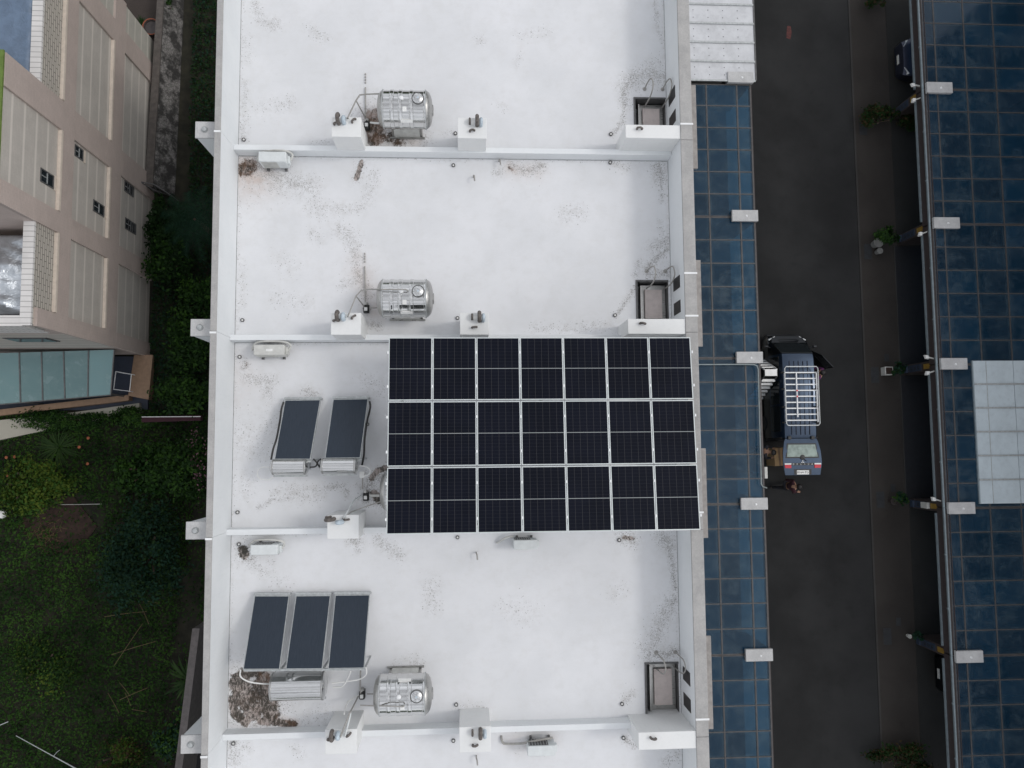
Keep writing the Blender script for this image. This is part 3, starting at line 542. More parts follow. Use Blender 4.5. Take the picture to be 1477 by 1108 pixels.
        fr.box(x0, XO + .012, y0, y0 + .06, z, z + 1.2).box(x0, XO + .012, y1 - .06, y1, z, z + 1.2).box(x0, XO + .012, y0 + .06, y1 - .06, z, z + .06).box(x0, XO + .012, y0 + .06, y1 - .06, z + 1.14, z + 1.2)
        f = fr.build('window', M['alu'], T); MB().box(x0 + .02, XO + .012, y0 + .06, y1 - .06, z + .06, z + 1.14).build('pane', M['winglass'], f)
# house beyond the top edge (only its canopy shows); keeps the row going
# ------------------------------------------------------------------ solar array on its rack
AX0, AY0, AZN, AZS = -2.07, 2.81, 2.25, 2.72
PW, PL, GP = 1.134, 1.675, .02
SL = math.atan2(AZS - AZN, 5.08)
arr = thing('solar_array', 'large black array of twenty one solar panels on a raised frame', 'solar panels', (1.96, .28, 0))
def ap(u, v, wz=0):           # array plane: u to the right, v down the picture
    return (AX0 + u, AY0 - v * math.cos(SL) - wz * math.sin(SL) * -1 * 0, AZN + v * math.sin(SL) + wz)
ang = -SL
for r in range(3):
    for c in range(7):
        u0 = c * (PW + GP); v0 = r * (PL + .035); b = MB(); fw = .022
        def fbar(ua, ub, va, vb):
            b.hexa([ap(ua, vb, -.035), ap(ub, vb, -.035), ap(ub, va, -.035), ap(ua, va, -.035)], [ap(ua, vb, 0), ap(ub, vb, 0), ap(ub, va, 0), ap(ua, va, 0)])
        fbar(u0, u0 + fw, v0, v0 + PL); fbar(u0 + PW - fw, u0 + PW, v0, v0 + PL); fbar(u0 + fw, u0 + PW - fw, v0, v0 + fw); fbar(u0 + fw, u0 + PW - fw, v0 + PL - fw, v0 + PL)
        p = b.build('solar_panel', M['pvframe'], arr, smooth=False)
        q = MB().hexa([ap(u0 + fw, v0 + PL - fw, -.012), ap(u0 + PW - fw, v0 + PL - fw, -.012), ap(u0 + PW - fw, v0 + fw, -.012), ap(u0 + fw, v0 + fw, -.012)], [ap(u0 + fw, v0 + PL - fw, -.005), ap(u0 + PW - fw, v0 + PL - fw, -.005), ap(u0 + PW - fw, v0 + fw, -.005), ap(u0 + fw, v0 + fw, -.005)]).build('cell_face', M['cell'], p, smooth=False)
for r in range(3):
    for f in (.24, .78):
        v = r * (PL + .035) + f * PL; MB().bar(ap(-.06, v, -.075), ap(8.08, v, -.075), .06, .07).build('rail', M['galv'], arr)
        b = MB()
        for c in range(8):
            u = c * (PW + GP) - GP / 2 if c else -.02
            x, y, z = ap(u if c < 7 else 8.09, v, .0); b.box(x - .018, x + .018, y - .035, y + .035, z - .05, z + .012)
        b.build('panel_clamp', M['flash'], arr)
for u in (.35, 4.0, 7.6):
    MB().bar(ap(u, .1, -.16), ap(u, 5.05, -.16), .08, .1).build('beam', M['galv'], arr)
    for v in (.35, 4.75):
        x, y, z = ap(u, v, -.2); MB().box(x - .04, x + .04, y - .04, y + .04, .012, z).box(x - .12, x + .12, y - .12, y + .12, 0.002, .012).build('post', M['galv'], arr)
# ------------------------------------------------------------------ water tanks
def tank(loc, label, rs=0, sticker=1):
    T = thing('water_tank', label, 'water tank', loc, 'horizontal stainless steel water tanks on the roofs')
    R, L = .545, .605; zc = .93; prof = [(.535, -L)]
    for x0, x1 in ((-.60, -.38), (-.31, -.14), (-.07, .17), (.24, .57)):
        prof += [(R, x0), (R, x0 + .014), (R - .013, x0 + .026), (R - .013, x1 - .026), (R, x1 - .014), (R, x1), (R + .006, x1 + .018), (R + .002, x1 + .033)]
    prof += [(.535, L)]
    for e_ in (-1, 1): MB().lathe((0, 0, zc), [(.53, e_ * (L + .002)), (.515, e_ * .645), (.48, e_ * .69), (.41, e_ * .735), (.29, e_ * .77), (.14, e_ * .787), (.001, e_ * .79)], 48, 'x').build('end_dome', M['steel_dull'], T, local=True)
    MB().lathe((0, 0, zc), prof, 48, 'x', .005).build('tank_body', M['steel'], T, local=True)
    for e_ in (-L, L): MB().lathe((e_, 0, zc), [(R - .02, -.015), (R + .008, -.01), (R + .008, .01), (R - .02, .015)], 48, 'x').build('seam_ring', M['galv'], T, local=True)
    MB().lathe((.775, 0, zc - .02), [(.16, 0), (.16, .03), (.12, .04)], 20, 'x').build('end_flange', M['steel_dull'], T, local=True)
    ml = MB().lathe((.4, .1, zc + R - .03), [(.15, 0), (.15, .05), (.135, .065), (.06, .085), (.001, .09)], 28).build('manhole_lid', M['steel'], T, local=True)
    MB().lathe((.4, .1, zc + R - .05), [(.15, 0), (.178, .03), (.178, .052), (.15, .058)], 28).build('lid_gap_ring', M['darkmetal'], T, local=True)  # dark ring added as the shaded gap under the lid
    MB().lathe((.4, .1, zc + R + .056), [(.03, 0), (.03, .012), (.001, .02)], 12).build('lid_knob', M['pipeblue'], ml, local=True)
    MB().lathe((-.06, .1, zc + R - .02), [(.055, 0), (.055, .05), (.02, .07)], 14).build('air_vent', M['flash'], T, local=True)
    ya = -.2; zt = zc + math.sqrt(R * R - ya * ya)
    MB().hexa([(-.03, ya - .06, zt - .04), (.08, ya - .06, zt - .04), (.08, ya + .06, zt + .018), (-.03, ya + .06, zt + .018)], [(-.03, ya - .06, zt - .022), (.08, ya - .06, zt - .022), (.08, ya + .06, zt + .028), (-.03, ya + .06, zt + .028)]).build('sticker', M['white'], T, local=True)
    s2 = 1 if rs else -1; a0, a1 = math.radians(52), math.radians(62); rr = R + .012
    if sticker:
        P = [(xx, s2 * rr * math.sin(a), zc + rr * math.cos(a)) for xx in (-.1, .24) for a in (a0, a1)]
        P2 = [(xx, s2 * (rr - .03) * math.sin(a), zc + (rr - .03) * math.cos(a)) for xx in (-.1, .24) for a in (a0, a1)]
        MB().hexa([P2[0], P2[1], P2[3], P2[2]], [P[0], P[1], P[3], P[2]]).build('name_label', M['white'], T, local=True)
    b = MB()
    for x in (-.42, .42):
        b.hexa([(x - .03, -.44, 0), (x + .03, -.44, 0), (x + .03, .44, 0), (x - .03, .44, 0)], [(x - .03, -.36, .55), (x + .03, -.36, .55), (x + .03, .36, .55), (x - .03, .36, .55)])
    b.bar((-.52, -.47, .03), (.52, -.47, .03), .05, .05).bar((-.52, .47, .03), (.52, .47, .03), .05, .05).bar((-.5, -.36, .5), (.5, -.36, .5), .04, .05).bar((-.5, .36, .5), (.5, .36, .5), .04, .05)
    b.build('stand', M['steel_dull'], T, local=True)
    for s_ in (-1, 1): MB().hexa([(-.38, s_ * .452, .06), (.38, s_ * .452, .06), (.38, s_ * .446, .06), (-.38, s_ * .446, .06)], [(-.38, s_ * .37, .52), (.38, s_ * .37, .52), (.38, s_ * .364, .52), (-.38, s_ * .364, .52)]).build('stand_panel', M['acold'], T, local=True)
    return T
for lab, (px0, px1, py0, py1), rs in (('steel tank beside the dark moss stain near the top of the picture', (553, 615, 129, 185), 0), ('steel tank on the clean roof beside a small black pump and a pink stain', (553, 615, 402, 458), 0), ('steel tank near the three-collector heater at the bottom', (550, 612, 972, 1033), 1)):
    a, c = at(px0, py0, 1.0), at(px1, py1, 1.0); tank(((a[0] + c[0]) / 2, (a[1] + c[1]) / 2, 0), lab, rs)
tank((-1.645, -1.28, 0), 'steel tank almost hidden under the solar array, only its left end showing', 0, 0)
# ------------------------------------------------------------------ pumps, pipes
def pump(px, py, label):
    x, y = at(px, py, .15); T = thing('water_pump', label, 'pump', (x, y, 0), 'small black water pumps beside the tanks')
    MB().box(-.08, .08, -.12, .12, 0, .03).lathe((0, -.13, .12), [(.07, 0), (.085, .02), (.085, .2), (.06, .24)], 18, 'y').build('motor', M['black'], T, local=True)
    MB().lathe((0, .09, .12), [(.06, 0), (.07, .03), (.06, .09)], 16, 'y').box(-.02, .02, .1, .16, .12, .24).build('pump_head', M['steel_dull'], T, local=True)
    MB().box(-.045, .045, -.08, .02, .2, .245).build('terminal_box', M['white'], T, local=True, bevel=.008)
    return T
pump(529, 180, 'black pump on the moss stain by the topmost tank'); pump(528, 445, 'black pump left of the clean roof tank'); pump(527.5, 716, 'black pump beside the tank hidden under the array'); pump(522, 1002, 'black pump between the three-collector heater and the bottom tank')
def pipe(name, label, pts, r, mat, cat='pipe', group=None, smooth=True):
    b = MB(); (b.curve if smooth else b.tube)(pts, r); return tag(b.build(name, mat), label, cat, group)
def P3(px, py, z): x, y = at(px, py, z); return (x, y, z)
for (lab, rod, dots) in (('thin grey pipe lying north of the topmost tank with short loose ends', ((527, 171), (527, 126)), (119, 115, 111, 107)), ('thin grey pipe lying north of the pump on the clean roof', ((527, 437), (526, 384)), (377.5, 373.5, 370, 366))):
    b = MB().tube([P3(*rod[0], .05), P3(*rod[1], .05)], .02)
    for d in dots: x, y = at(rod[1][0], d, .03); b.box(x - .018, x + .018, y - .022, y + .022, .0, .05)
    tag(b.build('overflow_pipe', M['pipe']), lab, 'pipe', 'thin pipes lying on the roof by the pumps')
def feed(lab, pts_px, r=.022, mat='pipe'): return pipe('feed_pipe', lab, [P3(*p) for p in pts_px], r, M[mat], 'pipe', 'feed pipes between blocks, pumps and tanks', False)
feed('bent grey pipe rising from the top block to the topmost tank', [(502, 171, 1.5), (501, 171, 1.62), (513.5, 145, 1.0), (519, 137, .95), (528, 136, .95), (556, 135, 1.2)])
feed('grey pipe from the top pump up to its elbow', [(513.5, 145, .98), (528, 172, .2)], .02)
feed('bent grey pipe from the second block over the clean roof tank', [(502, 457, 1.5), (501.5, 457, 1.6), (513.5, 427, 1.0), (521, 419, .98), (530, 417.5, 1.0), (551, 417.5, 1.55), (585, 417.5, 1.6), (588, 419, 1.5)], .018)
feed('short grey pipe from the clean roof elbow to the pump', [(513.5, 427, .98), (525, 442, .2)], .018)
feed('grey pipe from the pump straight into the clean roof tank', [(533, 444, .15), (556, 444, .3)], .02)
feed('white pipe from the moss stained pump into the topmost tank', [(534, 177, .15), (545, 178, .2), (553, 176, .45)], .03, 'white')
feed('thick grey pipe from the half hidden tank pump', [(533, 715, .15), (547, 715, .15)], .035, 'acold')
feed('long grey pipe from the third block to the tank under the array', [(494, 748, 1.5), (494, 748, 1.56), (508, 738, 1.2), (530, 730, 1.0), (560, 720, 1.0)], .016)
feed('pale pipe from the third block to the pump', [(495, 748, 1.5), (496, 747, 1.56), (511, 721, .8), (522, 714, .2)], .024, 'acbody')
feed('grey pipe running from the twin heaters down to the pump', [(523, 688, .6), (523, 705, .3)], .02)
feed('pair of grey pipes from the bottom block up to the pump', [(491, 1063, 1.5), (491, 1063, 1.6), (505, 1027, 1.3), (508, 1022, .8), (517, 1004, .2)], .022)
feed('thin pale pipe beside the pair on the bottom block', [(498, 1062, 1.5), (498, 1062, 1.58), (506, 1029, 1.3)], .02, 'acbody')
feed('white looping hose between the bottom block and the pump', [(496.5, 1030, 1.0), (498, 1020, .7), (502, 1012, .4), (517, 1003, .2)], .02, 'white')
feed('grey pipe running across the top of the bottom tank', [(520, 1017.5, 1.1), (541, 1018, 1.35), (560, 1018.5, 1.58), (581, 1019.5, 1.6), (583, 1018, 1.5)], .02)
feed('grey pipe from the pump into the bottom tank', [(530, 1001, .15), (543, 1001, .4)], .018)
feed('grey pipe standing beside the right edge of the three-collector heater', [(520, 968, .5), (519.5, 985, .3), (520, 1000, .2)], .022)
# ------------------------------------------------------------------ solar water heaters
def collector(b_frame, b_glass, c0, c1, c2, c3, th=.08):  # corners: top-left, top-right, bottom-right, bottom-left (picture order)
    P = [Vector(c) for c in (c3, c2, c1, c0)]; nrm = (P[1] - P[0]).cross(P[3] - P[0]).normalized()
    if nrm.z < 0: nrm = -nrm
    b_frame.hexa([p - nrm * th for p in P], P)
    cen = sum(P, Vector()) / 4; u = (P[1] - P[0]).normalized(); v = (P[3] - P[0]).normalized()
    Q = [P[0] + u * .02 + v * .012, P[1] - u * .02 + v * .012, P[2] - u * .02 - v * .05, P[3] + u * .02 - v * .05]
    b_glass.hexa([q - nrm * .004 for q in Q], [q + nrm * .004 for q in Q])
def heater(label, quads, zl, zh, tk, hoses, tank_name='storage_tank'):
    xs = [at(*p, zl)[0] for q in quads for p in q[:2]]; c0 = at(*quads[0][3], zh)
    T = thing('solar_water_heater', label, 'solar water heater', (sum(xs) / len(xs), c0[1] + .6, 0), 'solar water heaters on the roofs')
    leg = MB()
    for q in quads:
        A, B, C, D = (*at(*q[0], zl), zl), (*at(*q[1], zl), zl), (*at(*q[2], zh), zh), (*at(*q[3], zh), zh)
        f, g = MB(), MB(); collector(f, g, A, B, C, D); fo = f.build('collector', M['galv'], T); g.build('absorber_glass', M['collector'], fo)
        MB().bar(tuple(np.add(A, (-.02, .03, -.02))), tuple(np.add(B, (.02, .03, -.02))), .06, .07).build('header_bar', M['galv'], fo)
        for p in (C, D): leg.bar((p[0], p[1] - .04, .0), (p[0], p[1] - .04, p[2] - .1), .045, .045)
        for p in (A, B): leg.bar((p[0], p[1], 0), (p[0], p[1], p[2] - .09), .045, .045)
    D, C = (*at(*quads[0][3], zh), zh), (*at(*quads[-1][2], zh), zh)
    leg.bar((D[0], D[1] - .06, zh - .12), (C[0], C[1] - .06, zh - .12), .05, .06)
    leg.build('stand', M['galv'], T)
    x0, x1, yc, zc, r = tk
    MB().lathe(((x0 + x1) / 2, yc, zc), [(.001, x0 - (x0 + x1) / 2 - .05), (r * .7, x0 - (x0 + x1) / 2 - .04), (r, x0 - (x0 + x1) / 2), (r, x1 - (x0 + x1) / 2), (r * .7, x1 - (x0 + x1) / 2 + .04), (.001, x1 - (x0 + x1) / 2 + .05)], 40, 'x', .012).build(tank_name, M['steel'], T)
    MB().lathe((x0 + .03, yc, zc), [(r + .002, -.02), (r + .012, -.018), (r + .012, .018), (r + .002, .02)], 32, 'x').lathe((x1 - .03, yc, zc), [(r + .002, -.02), (r + .012, -.018), (r + .012, .018), (r + .002, .02)], 32, 'x').build('tank_band', M['steel_dull'], T)
    MB().bar((x0, yc - r - .04, zc - r * .7), (x1, yc - r - .04, zc - r * .7), .05, .06).box(x0 + .1, x0 + .14, yc - .1, yc + .1, 0.001, zc - r + .02).box(x1 - .14, x1 - .1, yc - .1, yc + .1, .001, zc - r + .02).build('tank_cradle', M['galv'], T)
    for nm, mt, r_, pts in hoses: MB().curve([P3(*p) for p in pts], r_).build(nm, M[mt], T)
    return T
yA = at(415, 674, 1.25)[1]
heater('left one of the twin solar heaters, with the black hose on its left side', [((411.2, 576), (462.6, 575.4), (447.8, 662.3), (395.7, 662.3))], .25, 1.2, (at(392, 674, 1.2)[0], at(441, 674, 1.2)[0], yA, 1.12, .205), [('black_hose', 'black', .028, [(409, 580, .35), (406, 590, .4), (404, 605, .5), (399, 632, .9), (394, 648, 1.0), (391, 663, 1.1)]), ('white_hose', 'white', .016, [(388, 674, .9), (378, 674, .7), (372, 680, .5), (373, 689, .5), (385, 692, .6), (395, 688, .8)]), ('coupling_hose', 'black', .022, [(452, 662, 1.15), (457, 668, 1.15), (455, 673, 1.1), (447, 674, 1.1)])])
heater('right one of the twin solar heaters, with the black hose on its right side', [((480.6, 574.8), (531.4, 574), (519.9, 660.3), (468.4, 661))], .25, 1.2, (at(463.5, 673, 1.2)[0], at(513, 673, 1.2)[0], yA + .02, 1.12, .205), [('black_hose', 'black', .028, [(533, 579, .35), (534, 588, .4), (530, 606, .5), (526, 632, .9), (525, 655, 1.0), (522, 672, 1.0)]), ('white_hose', 'white', .016, [(518, 672, 1.1), (528, 673, 1.0), (534, 679, .9), (531, 685, .8), (523, 687, .7)]), ('coupling_hose', 'black', .022, [(463, 662, 1.15), (458, 667, 1.12), (461, 674, 1.1), (464, 676, 1.1)])])
x, y = at(521.5, 685, .8); tag(MB().box(x - .07, x + .07, y - .09, y + .09, .62, .72).box(x - .02, x + .02, y - .02, y + .02, 0, .62).build('junction_box', M['white'], bevel=.01), 'small white box on a stalk at the right end of the twin heaters', 'junction box')
ybig = at(430, 990, .62)[1]
heater('large solar heater with three dark collectors in a row and one tank', [((367.4, 858), (417.5, 858), (403.5, 965.2), (350.5, 965.4)), ((427, 858), (477, 857.5), (465, 964.6), (412, 965)), ((483.5, 857), (533.5, 856.6), (525.5, 963.6), (473, 964.4))], .2, 1.3,
       (at(391, 990, .7)[0], at(467, 990, .7)[0], ybig, .6, .37), [('white_hose', 'white', .02, [(347, 967, 1.2), (347, 976, 1.0), (358, 983, .8), (375, 986, .7), (390, 986.5, .6)]), ('white_hose', 'white', .02, [(528, 963, 1.2), (528, 973, 1.0), (518, 980, .8), (500, 983, .7), (479, 985.5, .6)]), ('white_hose', 'white', .018, [(506, 969, 1.1), (501, 980, .8), (494, 990, .6), (480, 991.5, .5)])])
# ------------------------------------------------------------------ air conditioners
def ac_mesh(T, wx, dy, hz, body, fins_n):
    c = MB().box(-wx / 2, wx / 2, -dy / 2, dy / 2, .1, .1 + hz).build('casing', body, T, local=True, bevel=.02)
    b = MB()
    for i in range(9): z = .16 + i * (hz - .12) / 8; b.box(-wx / 2 + .06, wx / 2 - .28, -dy / 2 - .012, -dy / 2 - .002, z - .012, z + .012)
    b.build('front_grille', M['acold'], c, local=True)
    b = MB().box(-wx / 2 + .04, wx / 2 - .2, dy / 2 + .001, dy / 2 + .012, .14, .06 + hz)
    b.build('rear_fins', M['grille'], c, local=True)
    b = MB()
    for i in range(7): x = -wx / 2 + .06 + i * (wx - .3) / 6; b.box(x - .004, x + .004, dy / 2 + .012, dy / 2 + .02, .14, .06 + hz)
    b.build('rear_guard', M['acbody'], c, local=True)
    MB().box(wx / 2 + .001, wx / 2 + .06, -dy / 2 + .03, dy / 2 - .05, .25, .45).build('valve_cover', body, T, local=True, bevel=.01)
    MB().box(-wx / 2 + .1, -wx / 2 + .16, -dy / 2 - .06, dy / 2 + .06, 0, .1).box(wx / 2 - .16, wx / 2 - .1, -dy / 2 - .06, dy / 2 + .06, 0, .1).build('feet', M['darkmetal'], T, local=True)
ACP = [((370, 218.5), (415, 233), .62, .78, .3, .56, 'acbody', 'ivory air conditioner in the corner beside the brown water stain'), ((363.3, 497), (411.3, 512), .6, .86, .3, .5, 'acold', 'aged grey air conditioner beside the party wall above the twin heaters'), ((360, 787), (400.5, 800), .62, .74, .28, .54, 'acbody', 'white air conditioner beside the grey moss patch and drain'), ((739.5, 780.5), (777, 791), .62, .68, .26, .54, 'acbody', 'white air conditioner half under the lower edge of the solar array'), ((759, 1079), (804, 1089), .62, .78, .28, .54, 'acbody', 'white air conditioner with a long pipe on the bottom roof')]
for (p0, p1, z, wx, dy, hz, mt, lab) in ACP:
    a, c = at(*p0, z + .04), at(*p1, z + .04); T = thing('air_conditioner', lab, 'air conditioner', ((a[0] + c[0]) / 2, (a[1] + c[1]) / 2, 0), 'outdoor air conditioner units along the party walls')
    ac_mesh(T, wx, dy, hz, M[mt], 8)
    if 'aged' in lab or 'moss' in lab or 'corner' in lab:
        MB().curve([(wx / 2 + .06, 0, .35), (wx / 2 + .12, .16, .4), (wx / 2 - .1, dy / 2 + .1, .45), (-wx / 2 + .1, dy / 2 + .1, .4), (-wx / 2 - .14, dy / 2 - .05, .2), (-wx / 2 - .16, dy / 2 - .08, .02)], .032).build('insulated_pipe', M['acold'], T, local=True)
    if 'aged' in lab: MB().box(-.08, .1, -.04, .03, .1 + hz, .105 + hz).build('rating_label', M['white'], T, local=True)
    if 'long pipe' in lab: MB().curve([(wx / 2 - .05, .22, .3), (0, .2, .35), (-wx / 2 - .1, .1, .3), (-wx / 2 - .55, .03, .12), (-wx / 2 - .66, .06, .1), (-wx / 2 - .7, .16, .05), (-wx / 2 - .7, .2, .0)], .035).build('insulated_pipe', M['pipe'], T, local=True)
    if 'half under' in lab: MB().curve([(-wx / 2 + .02, .2, .3), (-wx / 2 - .2, .15, .25), (-wx / 2 - .42, .0, .1), (-wx / 2 - .44, -.02, .0)], .03).build('insulated_pipe', M['acold'], T, local=True)
# ------------------------------------------------------------------ gate pillars and canopies, left side of the road
CZL = -6.1
PILY = [14.2, 8.68, 3.18, -2.33, -7.87]
def pillar(x0, x1, yc, label, group, side, lamps=True):
    T = thing('gate_pillar', label, 'pillar', ((x0 + x1) / 2, yc, G), group); o = ORG[T.name]
    MB().box(x0 + .03, x1 - .03, yc - .19, yc + .19, G, CZL - .3).build('shaft', M['pillartile'], T, bevel=.01)
    MB().box(x0 + .01, x1 - .01, yc - .205, yc + .205, CZL - .3, CZL - .06).build('collar', M['capstone'], T)
    cp = MB().box(x0 - .01, x1 + .01, yc - .22, yc + .22, CZL - .06, CZL + .08).build('cap', M['capstone'], T, bevel=.012)
    MB().lathe(((x0 + x1) / 2 + .05, yc - .02, CZL + .08), [(.045, 0), (.045, .01), (.02, .03)], 12).build('cap_stud', M['flash'], cp)
    return T
PLAB = ['pillar at the corner of the metal canopy', 'pillar between the first and second blue canopies', 'pillar by the stepladder and the van', 'pillar just below the white conduit and meter box', 'pillar above the lowest blue canopy']
for yc, lb in zip(PILY, PLAB): pillar(10.2, 11.2, yc, 'grey capped ' + lb, 'pillars under the left canopies', -1)
def canopy(x0, x1, y0, y1, mull, label, group, rows=6, outer=1):
    T = thing('glass_canopy', label, 'canopy', ((x0 + x1) / 2, (y0 + y1) / 2, G), group); fr = MB(); z = CZL - .09
    xs = [x0] + mull + [x1]; ys = [y0 + (y1 - y0) * i / rows for i in range(rows + 1)]
    for x in xs: fr.box(x - .026, x + .026, y0, y1, z - .09, z + .014)
    for y in ys[:-1] + [ys[-1] - .03]: fr.box(x0 + .02, x1 - .02, y - .018, y + .022, z - .06, z + .009)
    fr.build('frame', M['canopyframe'], T)
    g = MB()
    for xa, xb in zip(xs, xs[1:]):
        for ya, yb in zip(ys, ys[1:]): g.box(xa + .01, xb - .01, ya + .008, yb - .008, z - .012, z)
    g.build('glazing', M['glass'], T, smooth=False, tint=True)
    xe = x1 if outer > 0 else x0; s = outer
    MB().box(min(xe + s * .03, xe + s * .07), max(xe + s * .03, xe + s * .07), y0 + .02, y1 - .02, z - .56, z - .0).build('fascia', M['rustbrown'], T) if outer < 0 else MB().box(xe + .022, xe + .06, y0, y1, z - .3, z - .02).build('fascia', M['rustbrown'], T)
    return T
M['canopyframe'] = simple('bronze_canopy_frame', (.08, .076, .076), .5, .3, .2)
CL = ['upper left blue glass canopy, directly below the metal canopy', 'blue glass canopy next to the clean roof, above the van', 'blue glass canopy beside the solar array, crossed by the white conduit', 'blue glass canopy beside the three-collector roof', 'lowest left blue glass canopy at the picture edge']
ends = [13.99] + [y - .22 + .22 for y in PILY[1:]] + [-13.4]
for i in range(5):
    canopy(XFO + .02, 11.12, ends[i + 1] + .01 if i < 4 else ends[i + 1], ends[i] - .01, [8.05, 9.36, 10.58], CL[i], 'blue glass canopies on the left')
# white metal sheet canopy
T = thing('metal_canopy', 'white ribbed metal sheet canopy at the top', 'canopy', (9, 16.8, G)); z = CZL
b = MB().box(XFO + .02, 11.3, 14.05, 20, z - .03, z); b.build('sheet_roof', M['metalsheet'], T, smooth=False)
b = MB()
for i in range(8): y = 14.07 + i * .775; b.box(XFO + .02, 11.3, y - .035, y + .035, z, z + .05)
b.build('rib', M['galv'], T); b = MB()
for i in range(8):
    for j in range(4):
        for k in (.24, .54): b.lathe((8.9 + j * .6 - .01 * j, 14.07 + i * .775 + k, z), [(.016, 0), (.016, .012), (.008, .018)], 8)
b.build('rivet', M['darkmetal'], T); MB().box(11.3, 11.36, 14.1, 20, z - .12, z + .02).build('gutter', M['darkmetal'], T)
for y in (14.3, 19.5): MB().box(11.1, 11.2, y, y + .1, G, z - .03).build('post', M['galv'], T)
# white conduit crossing the third canopy
pipe('conduit', 'white conduit running across the canopy and down its edge beside the van', [P3(1004, 526, -6.0), P3(1060, 525.8, -6.0), P3(1088, 526, -6.0), P3(1092, 528, -6.0), P3(1093.5, 533, -6.0), P3(1095, 590, -6.0), P3(1097.5, 680, -6.0), P3(1098, 698, -6.0), P3(1100, 702, -6.02), P3(1106, 704, -6.2)], .024, M['conduit'], 'pipe', None, False)
x, y = at(1105, 682, -6.6); tag(MB().box(x - .06, x + .06, y - .22, y + .22, -7.1, -6.6).bar((x, y, -6.9), (11.0, y, -6.9), .05, .05).box(10.98, 11.02, y - .04, y + .04, G, -6.85).build('meter_box', M['acold'], bevel=.01), 'narrow pale box on a bracket at the canopy edge near the cardboard box', 'meter box')
# ------------------------------------------------------------------ right side of the road
CRX = 18.25; RP = ['black plate with numerals; top one beside the parked grey car', 'black pillar with two white plant pots at its foot', 'brown pillar with square planter beside the white sheet cover', 'pillar with a pale square box under the gold plate', 'lowest pillar, beside the parked black car']
PRY = [13.93, 8.46, 2.92, -2.6, -8.12]
RL = ['road pillar on the right near the grey parked car', 'road pillar on the right with two white round pots by it', 'road pillar on the right with the square planter by it, at the white sheet', 'road pillar on the right with a pale box under its gold plate', 'road pillar on the right beside the black parked car']
def floodlight(x, y, z, dx, dy):
    b = MB().bar((x, y, z), (x + dx * .6, y + dy * .6, z - .02), .04, .04); b.use(M['white'])
    return b
for i, (yc, lb) in enumerate(zip(PRY, RL)):
    T = pillar(18.22, 19.25, yc, 'grey capped ' + lb, 'pillars under the right canopies', 1)
    pl = MB().box(18.225, 18.252, yc - .13, yc + .13, -8.25, -7.4).build('number_plate', M['signblue'], T)
    for k in range(3):
        zz = -8.05 + k * .24
        MB().box(18.219, 18.2255, yc - .07, yc + .07, zz - .07, zz - .03).box(18.219, 18.2255, yc - .07, yc - .02, zz - .03, zz + .06).box(18.219, 18.2255, yc - .02, yc + .07, zz + .03, zz + .06).build('numeral', M['black'], pl)
    MB().box(18.225, 18.252, yc - .1, yc + .1, -7.22, -6.82).build('gold_plate', M['gold'], T)
    MB().box(18.16, 18.25, yc - .14, yc + .14, -8.55, -8.32).build('letter_box', M['signblue'], T, bevel=.01)
    if i == 3: MB().box(18.14, 18.252, yc - .12, yc + .12, -7.75, -7.3).build('meter_box', M['acold'], T, bevel=.01)
    for s in (1, -1):
        if i == 1 and s == 1 or i == 3 and s == -1 or i == 4: continue
        fl = MB().bar((18.23, yc + s * .23, -6.45), (18.02, yc + s * .3, -6.5), .05, .05).build('lamp_arm', M['acold'], T)
        MB().hexa([(17.88, yc + s * .24, -6.56), (18.02, yc + s * .24, -6.56), (18.0, yc + s * .4, -6.6), (17.86, yc + s * .4, -6.6)], [(17.9, yc + s * .25, -6.46), (18.02, yc + s * .25, -6.46), (18.0, yc + s * .38, -6.48), (17.88, yc + s * .38, -6.48)]).build('floodlight', M['white'], fl, bevel=.01)
CRL = ['topmost right blue glass canopy', 'right blue glass canopy between the first two right pillars', 'right blue glass canopy just above the white sheet cover', 'right blue glass canopy mostly under the white sheet cover', 'right blue glass canopy just below the white sheet cover', 'lowest right blue glass canopy']
endr = [19.4] + PRY + [-13.6]
for i in range(6):
    T = canopy(CRX, 22.9, endr[i + 1] + .01, endr[i] - .01, [18.72, 19.95, 21.18], CRL[i], 'blue glass canopies on the right', 6, -1)
    y0, y1 = endr[i + 1] + .24, endr[i] - .24
    MB().box(18.12, 18.18, y0, y1, -6.8, -6.73).build('lower_rail', M['railblue'], T)
    MB().box(18.10, 18.16, endr[i + 1] + .005, endr[i] - .005, -6.25, -6.17).build('upper_rail', M['railblue'], T)
    MB().box(18.2, 18.216, y0, y1, -6.02, -5.97).build('edge_trim', M['rustbrown'], T)
    b = MB()
    for k in (.3, .7): yy = y0 + (y1 - y0) * k; b.box(18.07, 18.13, yy - .03, yy + .03, -6.24, -6.16)
    b.build('rail_bracket', M['railblue'], T)
T = thing('sheet_cover', 'white translucent sheets laid over one right canopy', 'sheet cover', (21.2, .3, CZL))
b = MB(); ys = np.linspace(-2.46, 3.05, 7)
for ya, yb in zip(ys, ys[1:]): b.box(19.55, 21.15, ya + .008, yb - .008, CZL - .06, CZL - .03).box(21.17, 22.9, ya + .008, yb - .008, CZL - .06, CZL - .03)
b.build('sheet', M['sheet'], T, smooth=False)
b = MB()
for y in ys[1:-1]: b.box(19.55, 22.9, y - .03, y + .03, CZL - .03, CZL - .005)
b.box(20.05, 20.075, -2.44, 3.03, CZL - .03, CZL - .022).build('seam_strip', M['galv'], T)
MB().box(19.5, 19.55, -2.46, 3.05, CZL - .09, CZL - .025).build('edge_flashing', M['railblue'], T)
